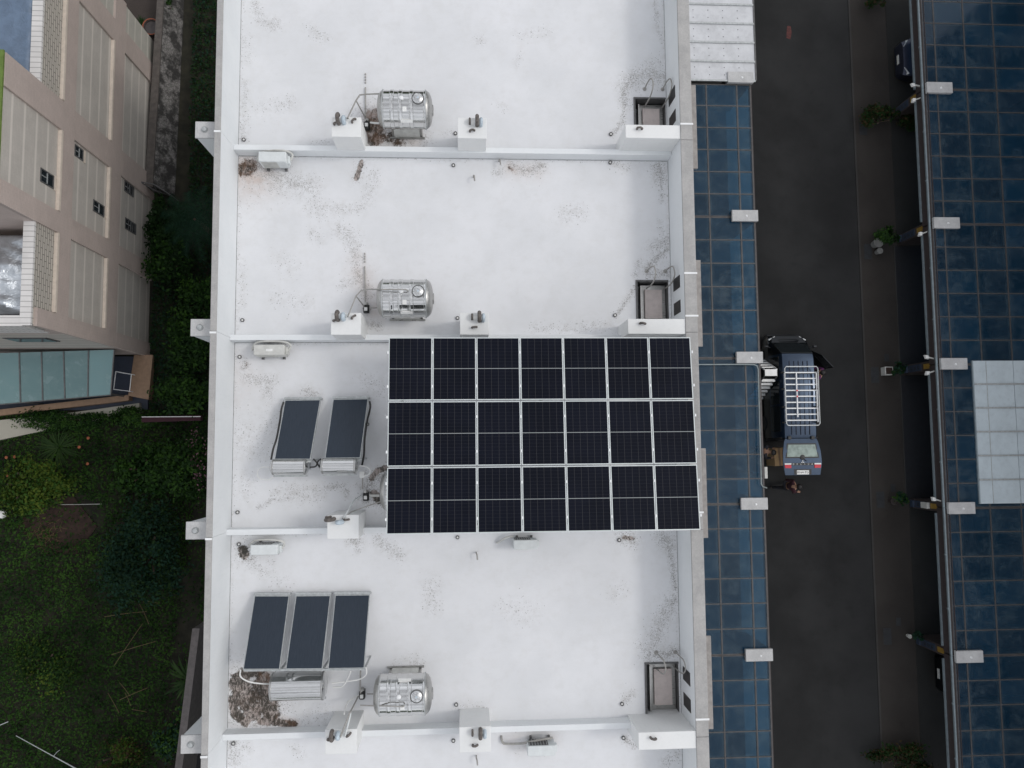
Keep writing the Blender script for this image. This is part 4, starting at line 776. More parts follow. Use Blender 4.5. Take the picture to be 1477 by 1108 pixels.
# facing townhouses behind the right canopies
for i in range(-1, 6):
    ya = YB[1] - .15 + (1 - i) * 5.52 - 5.52; yb = ya + 5.5
    T = thing('facing_townhouse', ['tall townhouse behind the right canopy, at the topmost bay', 'tall townhouse behind the right canopy, at the first bay down', 'tall townhouse behind the right canopy, at the second bay down', 'tall townhouse behind the right canopy, at the white sheet bay', 'tall townhouse behind the right canopy, at the bay below the white sheet', 'tall townhouse behind the right canopy, at the lowest bay', 'tall townhouse behind the right canopy, past the lowest bay'][i + 1], 'house', (29, (ya + yb) / 2, G), 'townhouses facing across the road')
    MB().box(23.0, 36, ya, yb, G, 1.3).build('wall', M['facing'] if 'facing' in M else M['pinktile'], T)
    MB().box(22.95, 36.05, ya + .01, yb - .01, 1.3, 1.4).build('coping', M['coping'], T)
    for z in (-5.2, -2.4):
        for yo in (.9, 3.2):
            f = MB().box(22.97, 23.01, ya + yo, ya + yo + 1.4, z, z + 1.5).build('window', M['darkmetal'], T); MB().box(22.955, 22.972, ya + yo + .06, ya + yo + 1.34, z + .06, z + 1.44).build('pane', M['winglass'], f)
# pavement details
for (px, py, lab) in ((1262, 541, 'iron drain grate by the square planter pillar'), (1270, 721, 'iron drain grate by the pillar with the pale box'), (1280, 918, 'iron drain grate by the lowest right pillar'), (1252, 363, 'iron drain grate by the two white round pots'), (1245, 184, 'iron drain grate under the plants of the top right pillar')):
    x, y = at(px, py, G + .03); b = MB().box(x - .17, x + .17, y - .33, y + .33, G + .03, G + .036)
    for k in range(9): b.box(x - .15, x + .15, y - .3 + k * .07, y - .26 + k * .07, G + .036, G + .044)
    tag(b.build('drain_grate', M['iron']), lab, 'drain grate', 'drain grates along the pavement')
for (px, py, lab) in ((1279, 516, 'small square cover above the square planter'), (1288, 704, 'small square cover above the pale box pillar'), (1296, 897, 'small square cover above the lowest right pillar')):
    x, y = at(px, py, G + .03); tag(MB().box(x - .1, x + .1, y - .16, y + .16, G + .03, G + .038).box(x - .04, x + .04, y - .02, y + .02, G + .038, G + .042).build('valve_cover', M['iron']), lab, 'cover', 'small covers in the pavement')
x, y = at(1138, 47, G); b = MB(); b.prism([(x - .12, y - .25), (x + .05, y - .3), (x + .12, y), (x + .08, y + .28), (x - .06, y + .3), (x - .1, y + .05)], G + .0, G + .003); tag(b.build('paint_mark', simple('faded_red_paint', (.085, .024, .021), .8, 0, .3, 12)), 'small faded red paint mark on the asphalt', 'road mark')
# ------------------------------------------------------------------ foliage helpers
def leaves(name, pts, nrm, size, mats, parent=None, origin=None, aspect=2.0, tint=None):
    pts = np.asarray(pts, float); k = len(pts); nrm = np.asarray(nrm, float); nrm /= np.linalg.norm(nrm, axis=1)[:, None] + 1e-9
    r = rng.normal(size=(k, 3)); u = np.cross(nrm, r); u /= np.linalg.norm(u, axis=1)[:, None] + 1e-9; v = np.cross(nrm, u)
    s = (np.asarray(size) * (.6 + .8 * rng.random(k)))[:, None]; L, W = u * s, v * s / aspect
    droop = nrm * s * .18
    V = np.stack([pts - L * .5 - droop, pts + W * .5, pts + L * .5 - droop, pts - W * .5], 1).reshape(-1, 3)
    F = np.arange(4 * k).reshape(-1, 4)
    o = np.array(ORG[parent.name] if parent is not None else origin); me = bpy.data.meshes.new(name)
    me.vertices.add(4 * k); me.vertices.foreach_set('co', (V - o).ravel()); me.loops.add(4 * k); me.loops.foreach_set('vertex_index', F.ravel().astype(np.int32))
    me.polygons.add(k); me.polygons.foreach_set('loop_start', (np.arange(k) * 4).astype(np.int32)); me.update(calc_edges=True)
    t = rng.random(k) if tint is None else np.clip(tint + .3 * (rng.random(k) - .5), 0, 1)
    a = me.attributes.new('tint', 'FLOAT', 'FACE'); a.data.foreach_set('value', t.astype(np.float32))
    if not isinstance(mats, (list, tuple)): mats = [mats]
    for m_ in mats: me.materials.append(m_)
    if len(mats) > 1: me.polygons.foreach_set('material_index', rng.integers(0, len(mats), k).astype(np.int32))
    ob = bpy.data.objects.new(name, me); COL.objects.link(ob)
    if parent is not None: ob.parent = parent; ORG[ob.name] = tuple(o)
    else: ob.location = (o[0], o[1], o[2] + Z0); ORG[ob.name] = tuple(o)
    return ob
def crown_points(c, rx, ry, rz, k, clumps):
    P, N, Tn = [], [], []
    for q in range(clumps):
        d = rng.normal(size=3); d /= np.linalg.norm(d); d[2] = abs(d[2]) * .9 - .1; rad = .45 + .5 * rng.random(); cc = np.array(c) + d * np.array((rx, ry, rz)) * rad
        m_ = k // clumps; e = rng.normal(size=(m_, 3)) * np.array((rx, ry, rz)) * .17; P.append(cc + e); nn = d[None] * .5 + rng.normal(size=(m_, 3)) * .45 + np.array((0, 0, .7)); N.append(nn); Tn.append(np.full(m_, rng.random()))
    return np.concatenate(P), np.concatenate(N), np.concatenate(Tn)
def shrub(name, label, cat, x, y, rx, ry, ht, k, mats, leaf_s, group=None, clumps=16, base=G, aspect=2.):
    T = thing(name, label, cat, (x, y, base), group); b = MB(); hz = ht * .55
    for q in range(5):
        a = q * 1.26 + rng.random(); b.curve([(x, y, base), (x + math.cos(a) * rx * .2, y + math.sin(a) * ry * .2, base + ht * .35), (x + math.cos(a) * rx * .5, y + math.sin(a) * ry * .5, base + ht * .7)], .02 + .02 * ht / 2, 6, 3)
    b.build('stem', M['trunk'], T); P, N, t = crown_points((x, y, base + hz), rx, ry, ht * .45, k, clumps)
    P[:, 2] = np.maximum(P[:, 2], base + .05); leaves('crown', P, N, leaf_s, mats, T, aspect=aspect, tint=t); return T
def strap_plant(name, label, cat, x, y, k, L, wd, mat, base=G, rise=.5, group=None):
    T = thing(name, label, cat, (x, y, base), group); V, F = [], []; b = MB()
    for q in range(k):
        a = rng.random() * 6.283; l_ = L * (.6 + .5 * rng.random()); e = rise * (.5 + .8 * rng.random()); pts = []
        for j in range(6):
            t = j / 5; r_ = l_ * t; z = base + .1 + e * l_ * (1.6 * t - 1.25 * t * t); pts.append((x + math.cos(a) * r_, y + math.sin(a) * r_, max(base + .03, z)))
        px_, py_ = -math.sin(a), math.cos(a); vs = []
        for j, p in enumerate(pts):
            w_ = wd * (.35, .8, 1, .85, .55, .08)[j] / 2; vs += [(p[0] - px_ * w_, p[1] - py_ * w_, p[2]), (p[0] + px_ * w_, p[1] + py_ * w_, p[2])]
        b.add(vs, [(2 * j, 2 * j + 1, 2 * j + 3, 2 * j + 2) for j in range(5)])
    ob = b.build('fronds', mat, T); a_ = ob.data.attributes.new('tint', 'FLOAT', 'FACE'); a_.data.foreach_set('value', np.repeat(rng.random(k), 5).astype(np.float32)); return T
# ------------------------------------------------------------------ garden between the buildings
def hfield(x, y): return .16 + .22 * (noise.noise((x * .55, y * .55, 3.1)) + .5) + .22 * max(0, noise.noise((x * 1.5, y * 1.5, 9.)))
kx = 60000; X = rng.uniform(-19.5, -7.0, kx); Y = rng.uniform(-14.5, 1.3, kx)
keep = np.array([(a < -13 or noise.noise((a * .45, c * .45, 7.7)) > -.5) and not (((a + 15.6) / 1.5) ** 2 + ((c + 2.75) / .9) ** 2 < 1 and random.random() < .8) and not (abs(a + 10.9 - .12 * (c + 7)) < .35 and random.random() < .7) for a, c in zip(X, Y)]); X, Y = X[keep], Y[keep]
Hh = np.array([hfield(a, c) for a, c in zip(X, Y)]); Zp = G + Hh * (.25 + .75 * np.sqrt(rng.random(len(X))))
tn = np.array([.5 + .75 * noise.noise((a * .8, c * .8, 1.)) for a, c in zip(X, Y)])
dist = np.clip((X + 19) / 9, 0, 1)
o = leaves('ground_cover', np.stack([X, Y, Zp], 1), rng.normal(size=(len(X), 3)) * .5 + np.array((0, 0, 1)), .11, [M['leaf_mid'], M['leaf_dark'], M['leaf_mid']], None, (-13, -6, G), tint=np.clip(tn, 0, 1)); kind(o, 'stuff'); o['label'] = 'dense dark green ground cover'
kx = 26000; X = rng.uniform(-12.5, -7.0, kx); Y = rng.uniform(1.3, 19, kx); Hh = np.array([hfield(a, c) for a, c in zip(X, Y)]); Zp = G + Hh * (.25 + .75 * np.sqrt(rng.random(kx)))
k_ = ~((X < -11.2) & (Y > 9.8)); X, Y, Zp = X[k_], Y[k_], Zp[k_]
o = leaves('weeds', np.stack([X, Y, Zp], 1), rng.normal(size=(len(X), 3)) * .5 + np.array((0, 0, 1)), .12, [M['leaf_dark'], M['leaf_dark'], M['leaf_teal']], None, (-9.5, 8, G)); kind(o, 'stuff')
SH = [('bush', 'bright yellow green bush at the left edge of the garden', 'bush', 45, 700, 1.45, 1.1, 1.7, 3800, ['leaf_yellow', 'leaf_yellow', 'leaf_mid'], .13, 26),
      ('bush', 'yellow green bush at the very bottom of the garden', 'bush', 172, 1095, 1.0, .9, 1.2, 1800, ['leaf_yellow', 'leaf_mid', 'leaf_brown'], .11, 14),
      ('bush', 'large blue green bush in the middle of the garden', 'bush', 205, 800, 1.5, 2.0, 2.2, 5200, ['leaf_teal', 'leaf_teal', 'leaf_dark'], .14, 24),
      ('bush', 'leafy green bush right above the blue green one', 'bush', 215, 680, 1.3, .9, 1.5, 3000, ['leaf_mid', 'leaf_mid', 'leaf_dark'], .17, 18),
      ('bush', 'dark green bush between the fallen post and the pink blossoms', 'bush', 262, 680, 1.1, 1.3, 1.7, 3000, ['leaf_dark', 'leaf_mid'], .15, 18),
      ('bush', 'dark bush against the tiled building, nearest the grille', 'bush', 241, 322, .75, 1.0, 1.5, 1900, ['leaf_dark', 'leaf_dark'], .15, 16),
      ('bush', 'dark bush against the tiled building, lower of the two', 'bush', 243, 378, .85, 1.2, 1.7, 2300, ['leaf_dark', 'leaf_dark', 'leaf_mid'], .15, 18),
      ('bush', 'dark bush near the lower right corner of the tiled building', 'bush', 268, 490, .95, 1.5, 1.5, 2800, ['leaf_dark', 'leaf_dark', 'leaf_mid'], .15, 20),
      ('bush', 'dark bush just above the fallen post', 'bush', 264, 568, 1.05, .85, 1.6, 2600, ['leaf_dark', 'leaf_mid'], .15, 16),
      ('bush', 'dark bush beside the white townhouse wall, by the second column', 'bush', 291, 430, .9, 1.2, 1.4, 2200, ['leaf_dark', 'leaf_mid'], .15, 14),
      ('bush', 'dull green bush low in the garden near the bottom left corner', 'bush', 60, 960, 1.3, 1.2, .9, 2600, ['leaf_mid', 'leaf_yellow', 'leaf_dark'], .1, 18),
      ('bush', 'green bush beside the strap leaved plant', 'bush', 258, 1060, .8, .9, 1.1, 1700, ['leaf_mid', 'leaf_teal'], .15, 12),
      ('bush', 'vine creeping over the pale ledge below the green glass', 'vine', 85, 606, 1.7, .42, .7, 3200, ['leaf_mid', 'leaf_dark'], .1, 22),
      ('bush', 'vine creeping over the right end of the pale ledge', 'vine', 195, 604, 1.0, .42, .9, 2200, ['leaf_mid', 'leaf_dark'], .1, 14)]
for (nm, lab, cat, px, py, rx, ry, ht, k, ms, ls, cl) in SH:
    x, y = at(px, py, G + ht * .55); shrub('vine' if cat == 'vine' else nm, lab, cat, x, y, rx, ry, ht, k, [M[q] for q in ms], ls, 'bushes of the garden' if cat == 'bush' else 'vines on the ledge', cl)
x, y = at(268, 985, G + .5); strap_plant('strap_plant', 'strap leaved blue green plant beside the dark boundary wall', 'plant', x, y, 34, 1.0, .09, M['leaf_grass'])
x, y = at(80, 645, G + .4); strap_plant('grass_tuft', 'tuft of long thin grass below the pale ledge', 'grass tuft', x, y, 130, .95, .025, M['leaf_grass'])
x, y = at(282, 318, G + 1.6)
T = thing('palm', 'small palm with drooping fronds beside the white townhouse wall', 'palm', (x, y, G)); MB().tube([(x, y, G), (x + .05, y, G + 1), (x, y + .05, G + 1.7)], [.1, .08, .07], 10).build('trunk', M['trunk'], T); b = MB()
for q in range(13):
    a = q * .483; L = 1.25 + .3 * rng.random()
    for j in range(22):
        t = (j + 1) / 22; cx, cy, cz = x + math.cos(a) * L * t, y + math.sin(a) * L * t, G + 1.7 + .55 * t - .95 * t * t
        for s in (1, -1):
            l_ = .38 * (1 - .6 * abs(t - .4)); ex, ey = cx + math.cos(a + s * 1.0) * l_, cy + math.sin(a + s * 1.0) * l_; wx, wy = -math.sin(a + s) * .016, math.cos(a + s) * .016
            b.add([(cx - wx, cy - wy, cz), (cx + wx, cy + wy, cz), (ex, ey, cz - .12)], [(0, 1, 2)])
fo = b.build('crown', M['leaf_teal'], T, smooth=False); a_ = fo.data.attributes.new('tint', 'FLOAT', 'FACE'); a_.data.foreach_set('value', rng.random(len(fo.data.polygons)).astype(np.float32))
for px, py in ((22, 659), (10, 660), (115, 645), (128, 632), (127, 669), (12, 686)):
    x, y = at(px, py, G + .5); b = MB().use(M['flower']); b.lathe((x, y, G + .5), [(.02, 0), (.05, .02), (.06, .05), (.025, .07)], 8).use(M['leaf_mid']).tube([(x, y, G), (x + .02, y, G + .5)], .008, 5)
    tag(b.build('flower', None), 'small orange flower head above the ground cover', 'flower', 'orange flowers in the garden')
x, y = at(293, 665, G + 1.0); T = thing('blossom_shrub', 'shrub with dull pink blossoms against the white townhouse wall', 'shrub', (x, y, G)); MB().curve([(x, y, G), (x + .1, y, G + .5), (x, y + .1, G + 1.0)], .03).build('stem', M['trunk'], T)
P, N, t = crown_points((x, y, G + .9), .7, 1.6, .5, 900, 14); leaves('crown', P, N, .12, [M['leaf_dark']], T, tint=t); P, N, t = crown_points((x - .1, y, G + 1.0), .6, 1.5, .5, 260, 14); leaves('blossoms', P, N, .1, [M['pinkflower']], T)
st_px = [((205, 900), (165, 960)), ((150, 890), (212, 882)), ((172, 985), (188, 1004)), ((172, 1010), (213, 992)), ((155, 1000), (172, 1028)), ((190, 1024), (212, 1027)), ((160, 945), (225, 925)), ((200, 870), (215, 900)), ((206, 868), (228, 870)), ((180, 1000), (189, 1018))]
for (p, q) in st_px:
    a, c = at(*p, G + .35), at(*q, G + .4); m_ = ((a[0] + c[0]) / 2 + .06, (a[1] + c[1]) / 2 + .05, G + .5); b = MB().curve([(a[0], a[1], G + .32), m_, (c[0], c[1], G + .42)], .010, 6, 5); tag(b.build('dry_stalk', M['straw']), 'dry straw coloured stalk fallen on the ground cover', 'stalk', 'dry stalks fallen in the garden')
b = MB(); x0, y0 = at(65, 770, G + .1)
for q in range(60):
    a = rng.random() * 6.28; r_ = rng.random() * .55; x, y = x0 + math.cos(a) * r_ * 1.2, y0 + math.sin(a) * r_; d = rng.random() * 6.28; l_ = .15 + .25 * rng.random(); b.tube([(x, y, G + .04), (x + math.cos(d) * l_ * .5, y + math.sin(d) * l_ * .5, G + .1 + .1 * rng.random()), (x + math.cos(d) * l_, y + math.sin(d) * l_, G + .05)], .008, 5)
o = b.build('dead_twigs', M['straw']); kind(o, 'stuff')
kind(MB().prism([at(*p, G + .02) for p in ((30, 720), (105, 715), (140, 760), (110, 800), (60, 800), (25, 760))], G - .015, G + .03).build('bare_soil', M['soil'], smooth=False))
x, y = at(1, 742, G + .2); tag(MB().lathe((x, y, G), [(.001, 0), (.12, .02), (.18, .1), (.14, .2), (.05, .25), (.001, .26)], 12).build('pale_stone', M['white']), 'pale stone at the left edge of the garden', 'stone')
b = MB(); a, c = at(86, 728, G + .15), at(152, 727, G + .15); b.tube([(*a, G + .15), ((a[0] + c[0]) / 2, a[1], G + .18), (*c, G + .15)], .010); tag(b.build('buried_rod', M['acold']), 'thin pale rod lying across the garden soil', 'rod')
b = MB(); a, c = at(22, 1062, G + .5), at(112, 1110, G + .7); b.tube([(*a, G + .45), (*c, G + .7)], [.012, .022]); m_ = at(78, 1090, G + .6); e_ = at(86, 1082, G + .9); b.curve([(*m_, G + .6), ((m_[0] + e_[0]) / 2 - .02, (m_[1] + e_[1]) / 2, G + .75), (*e_, G + .9)], .012, 6, 3); tag(b.build('metal_pole', M['galv']), 'long pale metal pole leaning across the bottom left corner', 'pole')
b = MB(); a, c = at(0, 1046, G + .5), at(12, 1041, G + .5); b.tube([(*a, G + .5), (*c, G + .5)], .018); tag(b.build('rod', M['galv']), 'short pale rod at the left picture edge', 'rod')
a, c = at(204, 601.5, G + 1.2), at(289, 599, G + 1.2); b = MB().use(M['maroonpost'] if 'maroonpost' in M else M['cloth_maroon']).hexa([(a[0], a[1] - .2, G + .9), (c[0], c[1] - .2, G + .9), (c[0], c[1], G + .9), (a[0], a[1], G + .9)], [(a[0], a[1] - .2, G + 1.18), (c[0], c[1] - .2, G + 1.18), (c[0], c[1], G + 1.18), (a[0], a[1], G + 1.18)]).use(M['white']).box(a[0], c[0], a[1] - .012, a[1] + .012, G + 1.182, G + 1.19).use(M['darkmetal']).box(a[0] + .3, a[0] + .36, a[1] - .08, a[1] - .02, G, G + .9).box(c[0] - .36, c[0] - .3, c[1] - .08, c[1] - .02, G, G + .9)
tag(b.build('maroon_rail', None), 'dark maroon rail with a white top edge above the bushes', 'rail')
# slanted boundary wall at the bottom beside the white houses
a, c, d_ = (-10.0, -6.6), (-10.62, -12.6), -6.7
T = thing('boundary_wall', 'slanting dark boundary wall beside the lowest white townhouse', 'wall', (-10.2, -9.6, G))
MB().hexa([(a[0], a[1], G), (c[0], c[1], G), (c[0] + .22, c[1], G), (a[0] + .22, a[1], G)][::-1], [(a[0], a[1], d_), (c[0], c[1], d_), (c[0] + .22, c[1], d_), (a[0] + .22, a[1], d_)][::-1]).build('wall', simple('grey_brown_render', (.1, .09, .085), .85, 0, .15), T)
MB().hexa([(a[0] - .02, a[1], d_), (c[0] - .02, c[1], d_), (c[0] + .24, c[1], d_), (a[0] + .24, a[1], d_)][::-1], [(a[0] - .02, a[1], d_ + .05), (c[0] - .02, c[1], d_ + .05), (c[0] + .24, c[1], d_ + .05), (a[0] + .24, a[1], d_ + .05)][::-1]).build('coping', simple('mauve_grey_coping', (.13, .115, .11), .8, 0, .15), T)
kind(MB().prism([(-9.8, -6.6), (-10.4, -12.6), (-7.0, -14.5), (-7.0, -6.6)], G - .01, G + .33).build('rear_yard', simple('dark_yard_floor', (.02, .02, .022), .8, 0, .2), smooth=False))
# ------------------------------------------------------------------ tiled building on the left
X0 = -12.61
T = thing('tiled_building', 'pink and grey tiled building with stepped terraces at the left', 'building', (-18, 10, G))
YS, YN = 3.56, 16.42
b = MB(); b.box(-24, X0 - .08, YS + .08, YN - .08, G, -2.0).box(-24, X0 - .08, 6.62, 10.85, -2.0, 1.44).build('wall', M['pinktile'], T)
def face(name, mat, y0, y1, z0, z1, prot, par=T): return MB().box(X0 - .1, X0 - .08 + prot, y0, y1, z0, z1).build(name, mat, par)
# spandrels and pilasters stand 8 cm proud of the panels
for (z0, z1) in ((-2.35, -1.62), (-5.72, -4.88)): face('spandrel', M['pinktile'], YS, YN, z0, z1, .08)
for (y0, y1, zt) in ((YS, 4.1, -.6), (6.62, 7.28, 1.42), (9.88, 10.82, 1.42), (14.55, 15.35, -1.63)):
    for (z0, z1) in ((G, -5.725), (-4.875, -2.355), (-1.615, zt)):
        if z1 > z0: face('pilaster', M['pinktile'], y0, y1, z0, z1, .083)
for (y0, y1) in ((4.1, 6.62), (7.28, 9.88), (10.82, 14.55), (15.35, YN)):
    m_ = M['siding'] if y0 > 15 else M['greytile']
    for (z0, z1) in ((G, -5.725), (-4.88, -2.355)): face('panel', m_, y0, y1, z0, z1, .005)
    for zz in (-4.88, -1.62):
        if y0 > 15: continue
        MB().box(X0 - .08, X0 + .03, y0 + .02, y1 - .02, zz, zz + .1).build('sill_ledge', M['sill'], T)
face('panel', M['greytile'], 7.28, 9.88, -1.5, 1.42, .005)
for (y0, y1) in ((4.1, 6.62), (10.82, YN)):
    face('parapet_panel', M['bricktile'], y0, y1, -1.5, -.45, .012)
    MB().box(X0 - .34, X0 - .1, y0 - (.5 if y0 < 5 else 0), y1, -2.0, -.45).build('parapet', M['bricktile'], T)
    MB().box(X0 - .36, X0 - .05, y0 - (.56 if y0 < 5 else 0), y1, -.45, -.36).build('parapet_coping', M['copingtile'], T)
MB().box(-24, X0 - .37, YS - .02, YS + .25, -2.0, -.45).box(-24, X0 - .3, YS - .04, YS + .27, -.45, -.37).build('end_parapet', M['copingtile'], T)
MB().box(-24, X0 - .02, 6.6, 10.86, 1.44, 1.5).build('roof_edge', M['greenroof'], T)
for (ya, yb, z0, z1, nb) in ((7.9, 8.32, -1.35, -.6, 0), (9.42, 9.8, -3.08, -2.52, 0), (8.0, 8.4, -4.66, -3.85, 0), (9.46, 9.86, -6.95, -6.15, 1), (8.08, 8.5, -7.25, -6.3, 1)):
    fr = MB().box(X0 - .09, X0 - .055, ya, yb, z0, z0 + .05).box(X0 - .09, X0 - .055, ya, yb, z1 - .05, z1).box(X0 - .09, X0 - .055, ya, ya + .04, z0 + .05, z1 - .05).box(X0 - .09, X0 - .055, yb - .04, yb, z0 + .05, z1 - .05).build('window', M['darkmetal'], T)
    MB().box(X0 - .088, X0 - .068, ya + .04, yb - .04, z0 + .05, z1 - .05).build('pane', M['winglass'], fr)
    MB().box(X0 - .068, X0 - .052, ya + .05, yb - .05, (z0 + z1) / 2 - .02, (z0 + z1) / 2 + .02).box(X0 - .068, X0 - .054, (ya + yb) / 2 - .012, (ya + yb) / 2 + .012, (z0 + z1) / 2 + .02, z1 - .05).build('mullion', M['galv'], fr)
    if nb:
        b = MB()
        for k in range(4): zz = z0 + .15 + k * (z1 - z0 - .2) / 4; b.box(X0 - .05, X0 - .035, ya, yb, zz, zz + .02)
        b.build('window_bars', M['darkmetal'], fr)
    else: MB().box(X0 - .075, X0 - .045, ya - .02, yb + .02, z0 - .12, z0 - .002).build('window_sill', M['sill'], fr)
# south side window and band
MB().box(-24, X0 - .06, YS + .02, YS + .085, -2.5, -1.7).build('south_band', M['pinktile'], T)
MB().box(-24, X0 - .08, YS + .06, YS + .085, -6.3, -2.5).build('south_panel', M['greytile'], T)
f = MB().box(-15.3, -13.9, YS + .03, YS + .075, -4.45, -3.55).build('window', M['darkmetal'], T); MB().box(-15.24, -13.96, YS + .02, YS + .032, -4.39, -3.61).build('pane', M['winglass'], f)
# lean-to: tan wall, navy floor, green glass canopy
MB().box(-24, X0 - .0, 1.45, YS, G, G + .08).build('lean_to_floor', M['navyfloor'], T)
MB().hexa([(-13.2, 1.98, G), (-12.42, 1.82, G), (-12.42, YS, G), (-13.1, YS, G)], [(-13.2, 1.98, G + .5), (-12.42, 1.82, G + .5), (-12.3, YS + .02, G + .5), (-13.02, YS + .02, G + .5)]).build('tan_block', M['tan'], T, bevel=.01)
MB().hexa([(-24, .55, G), (-13.2, 1.8, G), (-13.2, 2.02, G), (-24, .8, G)], [(-24, .55, G + .45), (-13.2, 1.8, G + .45), (-13.2, 2.02, G + .45), (-24, .8, G + .45)]).build('tan_kerb', M['tan'], T)
aw = MB(); zz = -7.2; P = [at(165, 504.5, -6.6), at(160, 570, zz), at(0, 583.5, zz), at(0, 509.5, -6.6)]
def lerp(p, q, t): return (p[0] + (q[0] - p[0]) * t, p[1] + (q[1] - p[1]) * t)
cano = MB(); fr = MB(); px_top = [165, 128, 92, 60, 28, -6, -40]; px_bot = [160, 127, 94, 62, 30, -2, -35]
for k in range(6):
    A, B = (*at(px_top[k + 1], 504.5 + (165 - px_top[k + 1]) * .03, -6.6), -6.6), (*at(px_top[k], 504.5 + (165 - px_top[k]) * .03, -6.6), -6.6)
    C, D = (*at(px_bot[k], 570 + (160 - px_bot[k]) * .085, zz), zz), (*at(px_bot[k + 1], 570 + (160 - px_bot[k + 1]) * .085, zz), zz)
    dn = lambda p, d: (p[0], p[1], p[2] - d)
    cano.hexa([dn(D, .02), dn(C, .02), dn(B, .02), dn(A, .02)], [D, C, B, A])
    fr.bar((C[0], C[1], C[2] + .01), (B[0], B[1], B[2] + .01), .04, .05)
    m1, m2 = [(x_ + y_) / 2 for x_, y_ in zip(A, D)], [(x_ + y_) / 2 for x_, y_ in zip(B, C)]; fr.bar((m1[0], m1[1], m1[2] - .05), (m2[0], m2[1], m2[2] - .05), .05, .04)
    fr.bar((D[0], D[1], D[2]), (C[0], C[1], C[2]), .03, .05)
g_ = cano.build('glass_roof', M['awnglass'], T, smooth=False, tint=True); fr.build('glass_roof_frame', M['darkmetal'], T)
b = MB()
for k in (0, 2, 4): C = (*at(px_bot[k], 570 + (160 - px_bot[k]) * .085, zz), zz); b.box(C[0] - .03, C[0] + .03, C[1], C[1] + .06, G + .08, zz - .03)
b.build('glass_roof_post', M['darkmetal'], T)
b = MB(); q = [P3(167, 536, -7.9), P3(189.5, 540, -7.9), P3(187, 564.5, -7.9), P3(164, 561.5, -7.9)]; b.tube(q + [q[0]], .02)
for p in q: b.tube([p, (p[0], p[1], G + .08)], .018)
b.build('railing', M['flash'], T)
# tarpaulins over the terraces
def tarp_mesh(name, mat, label, corners, z, bump, n_=26, seed=1.):
    c = [np.array(p) for p in corners]; V = []; F = []
    for i in range(n_ + 1):
        for j in range(n_ + 1):
            u, v = i / n_, j / n_; p = (c[0] * (1 - u) + c[1] * u) * (1 - v) + (c[3] * (1 - u) + c[2] * u) * v
            e = min(u, 1 - u, v, 1 - v); h = bump * (1 - math.exp(-6 * e)) * (1 + .8 * noise.noise((p[0] * .9, p[1] * .9, seed))) + bump * .3 * abs(noise.noise((p[0] * 2.2 + p[1] * 1.4, p[1] * 1.1 - p[0], seed))) + .06 * noise.noise((p[0] * 3.5 + p[1], p[1] * 2.2, seed)) + .045 * noise.noise((p[0] * 8, p[1] * 5, seed)); V.append((p[0], p[1], z + h))
    for i in range(n_):
        for j in range(n_): F.append((i * (n_ + 1) + j, (i + 1) * (n_ + 1) + j, (i + 1) * (n_ + 1) + j + 1, i * (n_ + 1) + j + 1))
    b = MB(); b.add(V, F); o = b.build(name, mat); s_ = o.modifiers.new('thickness', 'SOLIDIFY'); s_.thickness = .01; return tag(o, label, 'tarpaulin')
tarp_mesh('tarpaulin', M['bluetarp'], 'blue grey tarpaulin stretched over the upper terrace', [(-19, 10.9), (X0 - .33, 10.9), (X0 - .33, 16.4), (-19, 16.4)], -.42, .18, 30, 2.)
tarp_mesh('tarpaulin', M['silvertarp'], 'shiny crumpled silver tarpaulin on the lower terrace', [(-18.5, 3.95), (X0 - .5, 3.95), (X0 - .55, 6.4), (-18.5, 6.3)], -1.15, .42, 40, 5.)
# yard objects, stone wall, grille
kind(MB().box(-24, -12.3, 16.45, 30, G - .015, G + .02).build('yard', asphalt('dark_yard_paving', (.06, .05, .045), .2), smooth=False))
T = thing('stone_wall', 'old stained stone wall with a flat coping between building and weeds', 'wall', (-12, 14.5, G))
MB().hexa([(-12.78, 10.2, G), (-11.8, 10.15, G), (-11.55, 22, G), (-12.3, 22, G)], [(-12.62, 10.25, G + .75), (-12.3, 10.2, G + .75), (-12.0, 22, G + .75), (-12.22, 22, G + .75)]).build('masonry', M['stone'], T)
MB().hexa([(-12.66, 10.22, G + .75), (-12.36, 10.2, G + .75), (-12.0, 22, G + .75), (-12.24, 22, G + .75)], [(-12.66, 10.22, G + .82), (-12.36, 10.2, G + .82), (-12.0, 22, G + .82), (-12.24, 22, G + .82)]).build('coping', simple('brown_coping', (.09, .078, .07), .85, 0, .2), T)
x, y = at(219, 40, G + .4); T = thing('barrel_planter', 'round planter with a red rim beside the tiled building corner', 'planter', (x, y, G + .02))
MB().lathe((0, 0, 0), [(.24, 0), (.3, .2), (.33, .45), (.28, .45), (.26, .4), (.001, .38)], 20).build('tub', M['pillartile'], T, local=True); MB().tube([(.33 * math.cos(q * .3307), .33 * math.sin(q * .3307), .46) for q in range(20)], .025, 8).build('rim', M['terracotta'], T, local=True)
x, y = at(205, 30, G + .4); strap_plant('yucca', 'spiky plant beside the round planter in the yard corner', 'plant', x - .05, y - .1, 26, .5, .05, M['leaf_dark'], G + .02, .8)
x, y = at(240, 12, G + .6); shrub('bush', 'small leafy bush at the top of the stone wall', 'bush', x, y, .3, .45, .8, 500, [M['leaf_mid'], M['leaf_dark']], .12, 'bushes of the garden', 8)
T = thing('metal_grille', 'dark metal lattice gate at the foot of the stone wall', 'grille', (-12.2, 9.9, G)); b = MB(); A, B = P3(202, 264, G + 1.2), P3(250, 283, G + .8)
fr_ = [P3(201, 262, G + 1.3), P3(222, 266, G + 1.0), P3(250, 284, G + .5), P3(226, 276, G + .7)]
b.tube(fr_ + [fr_[0]], .02)
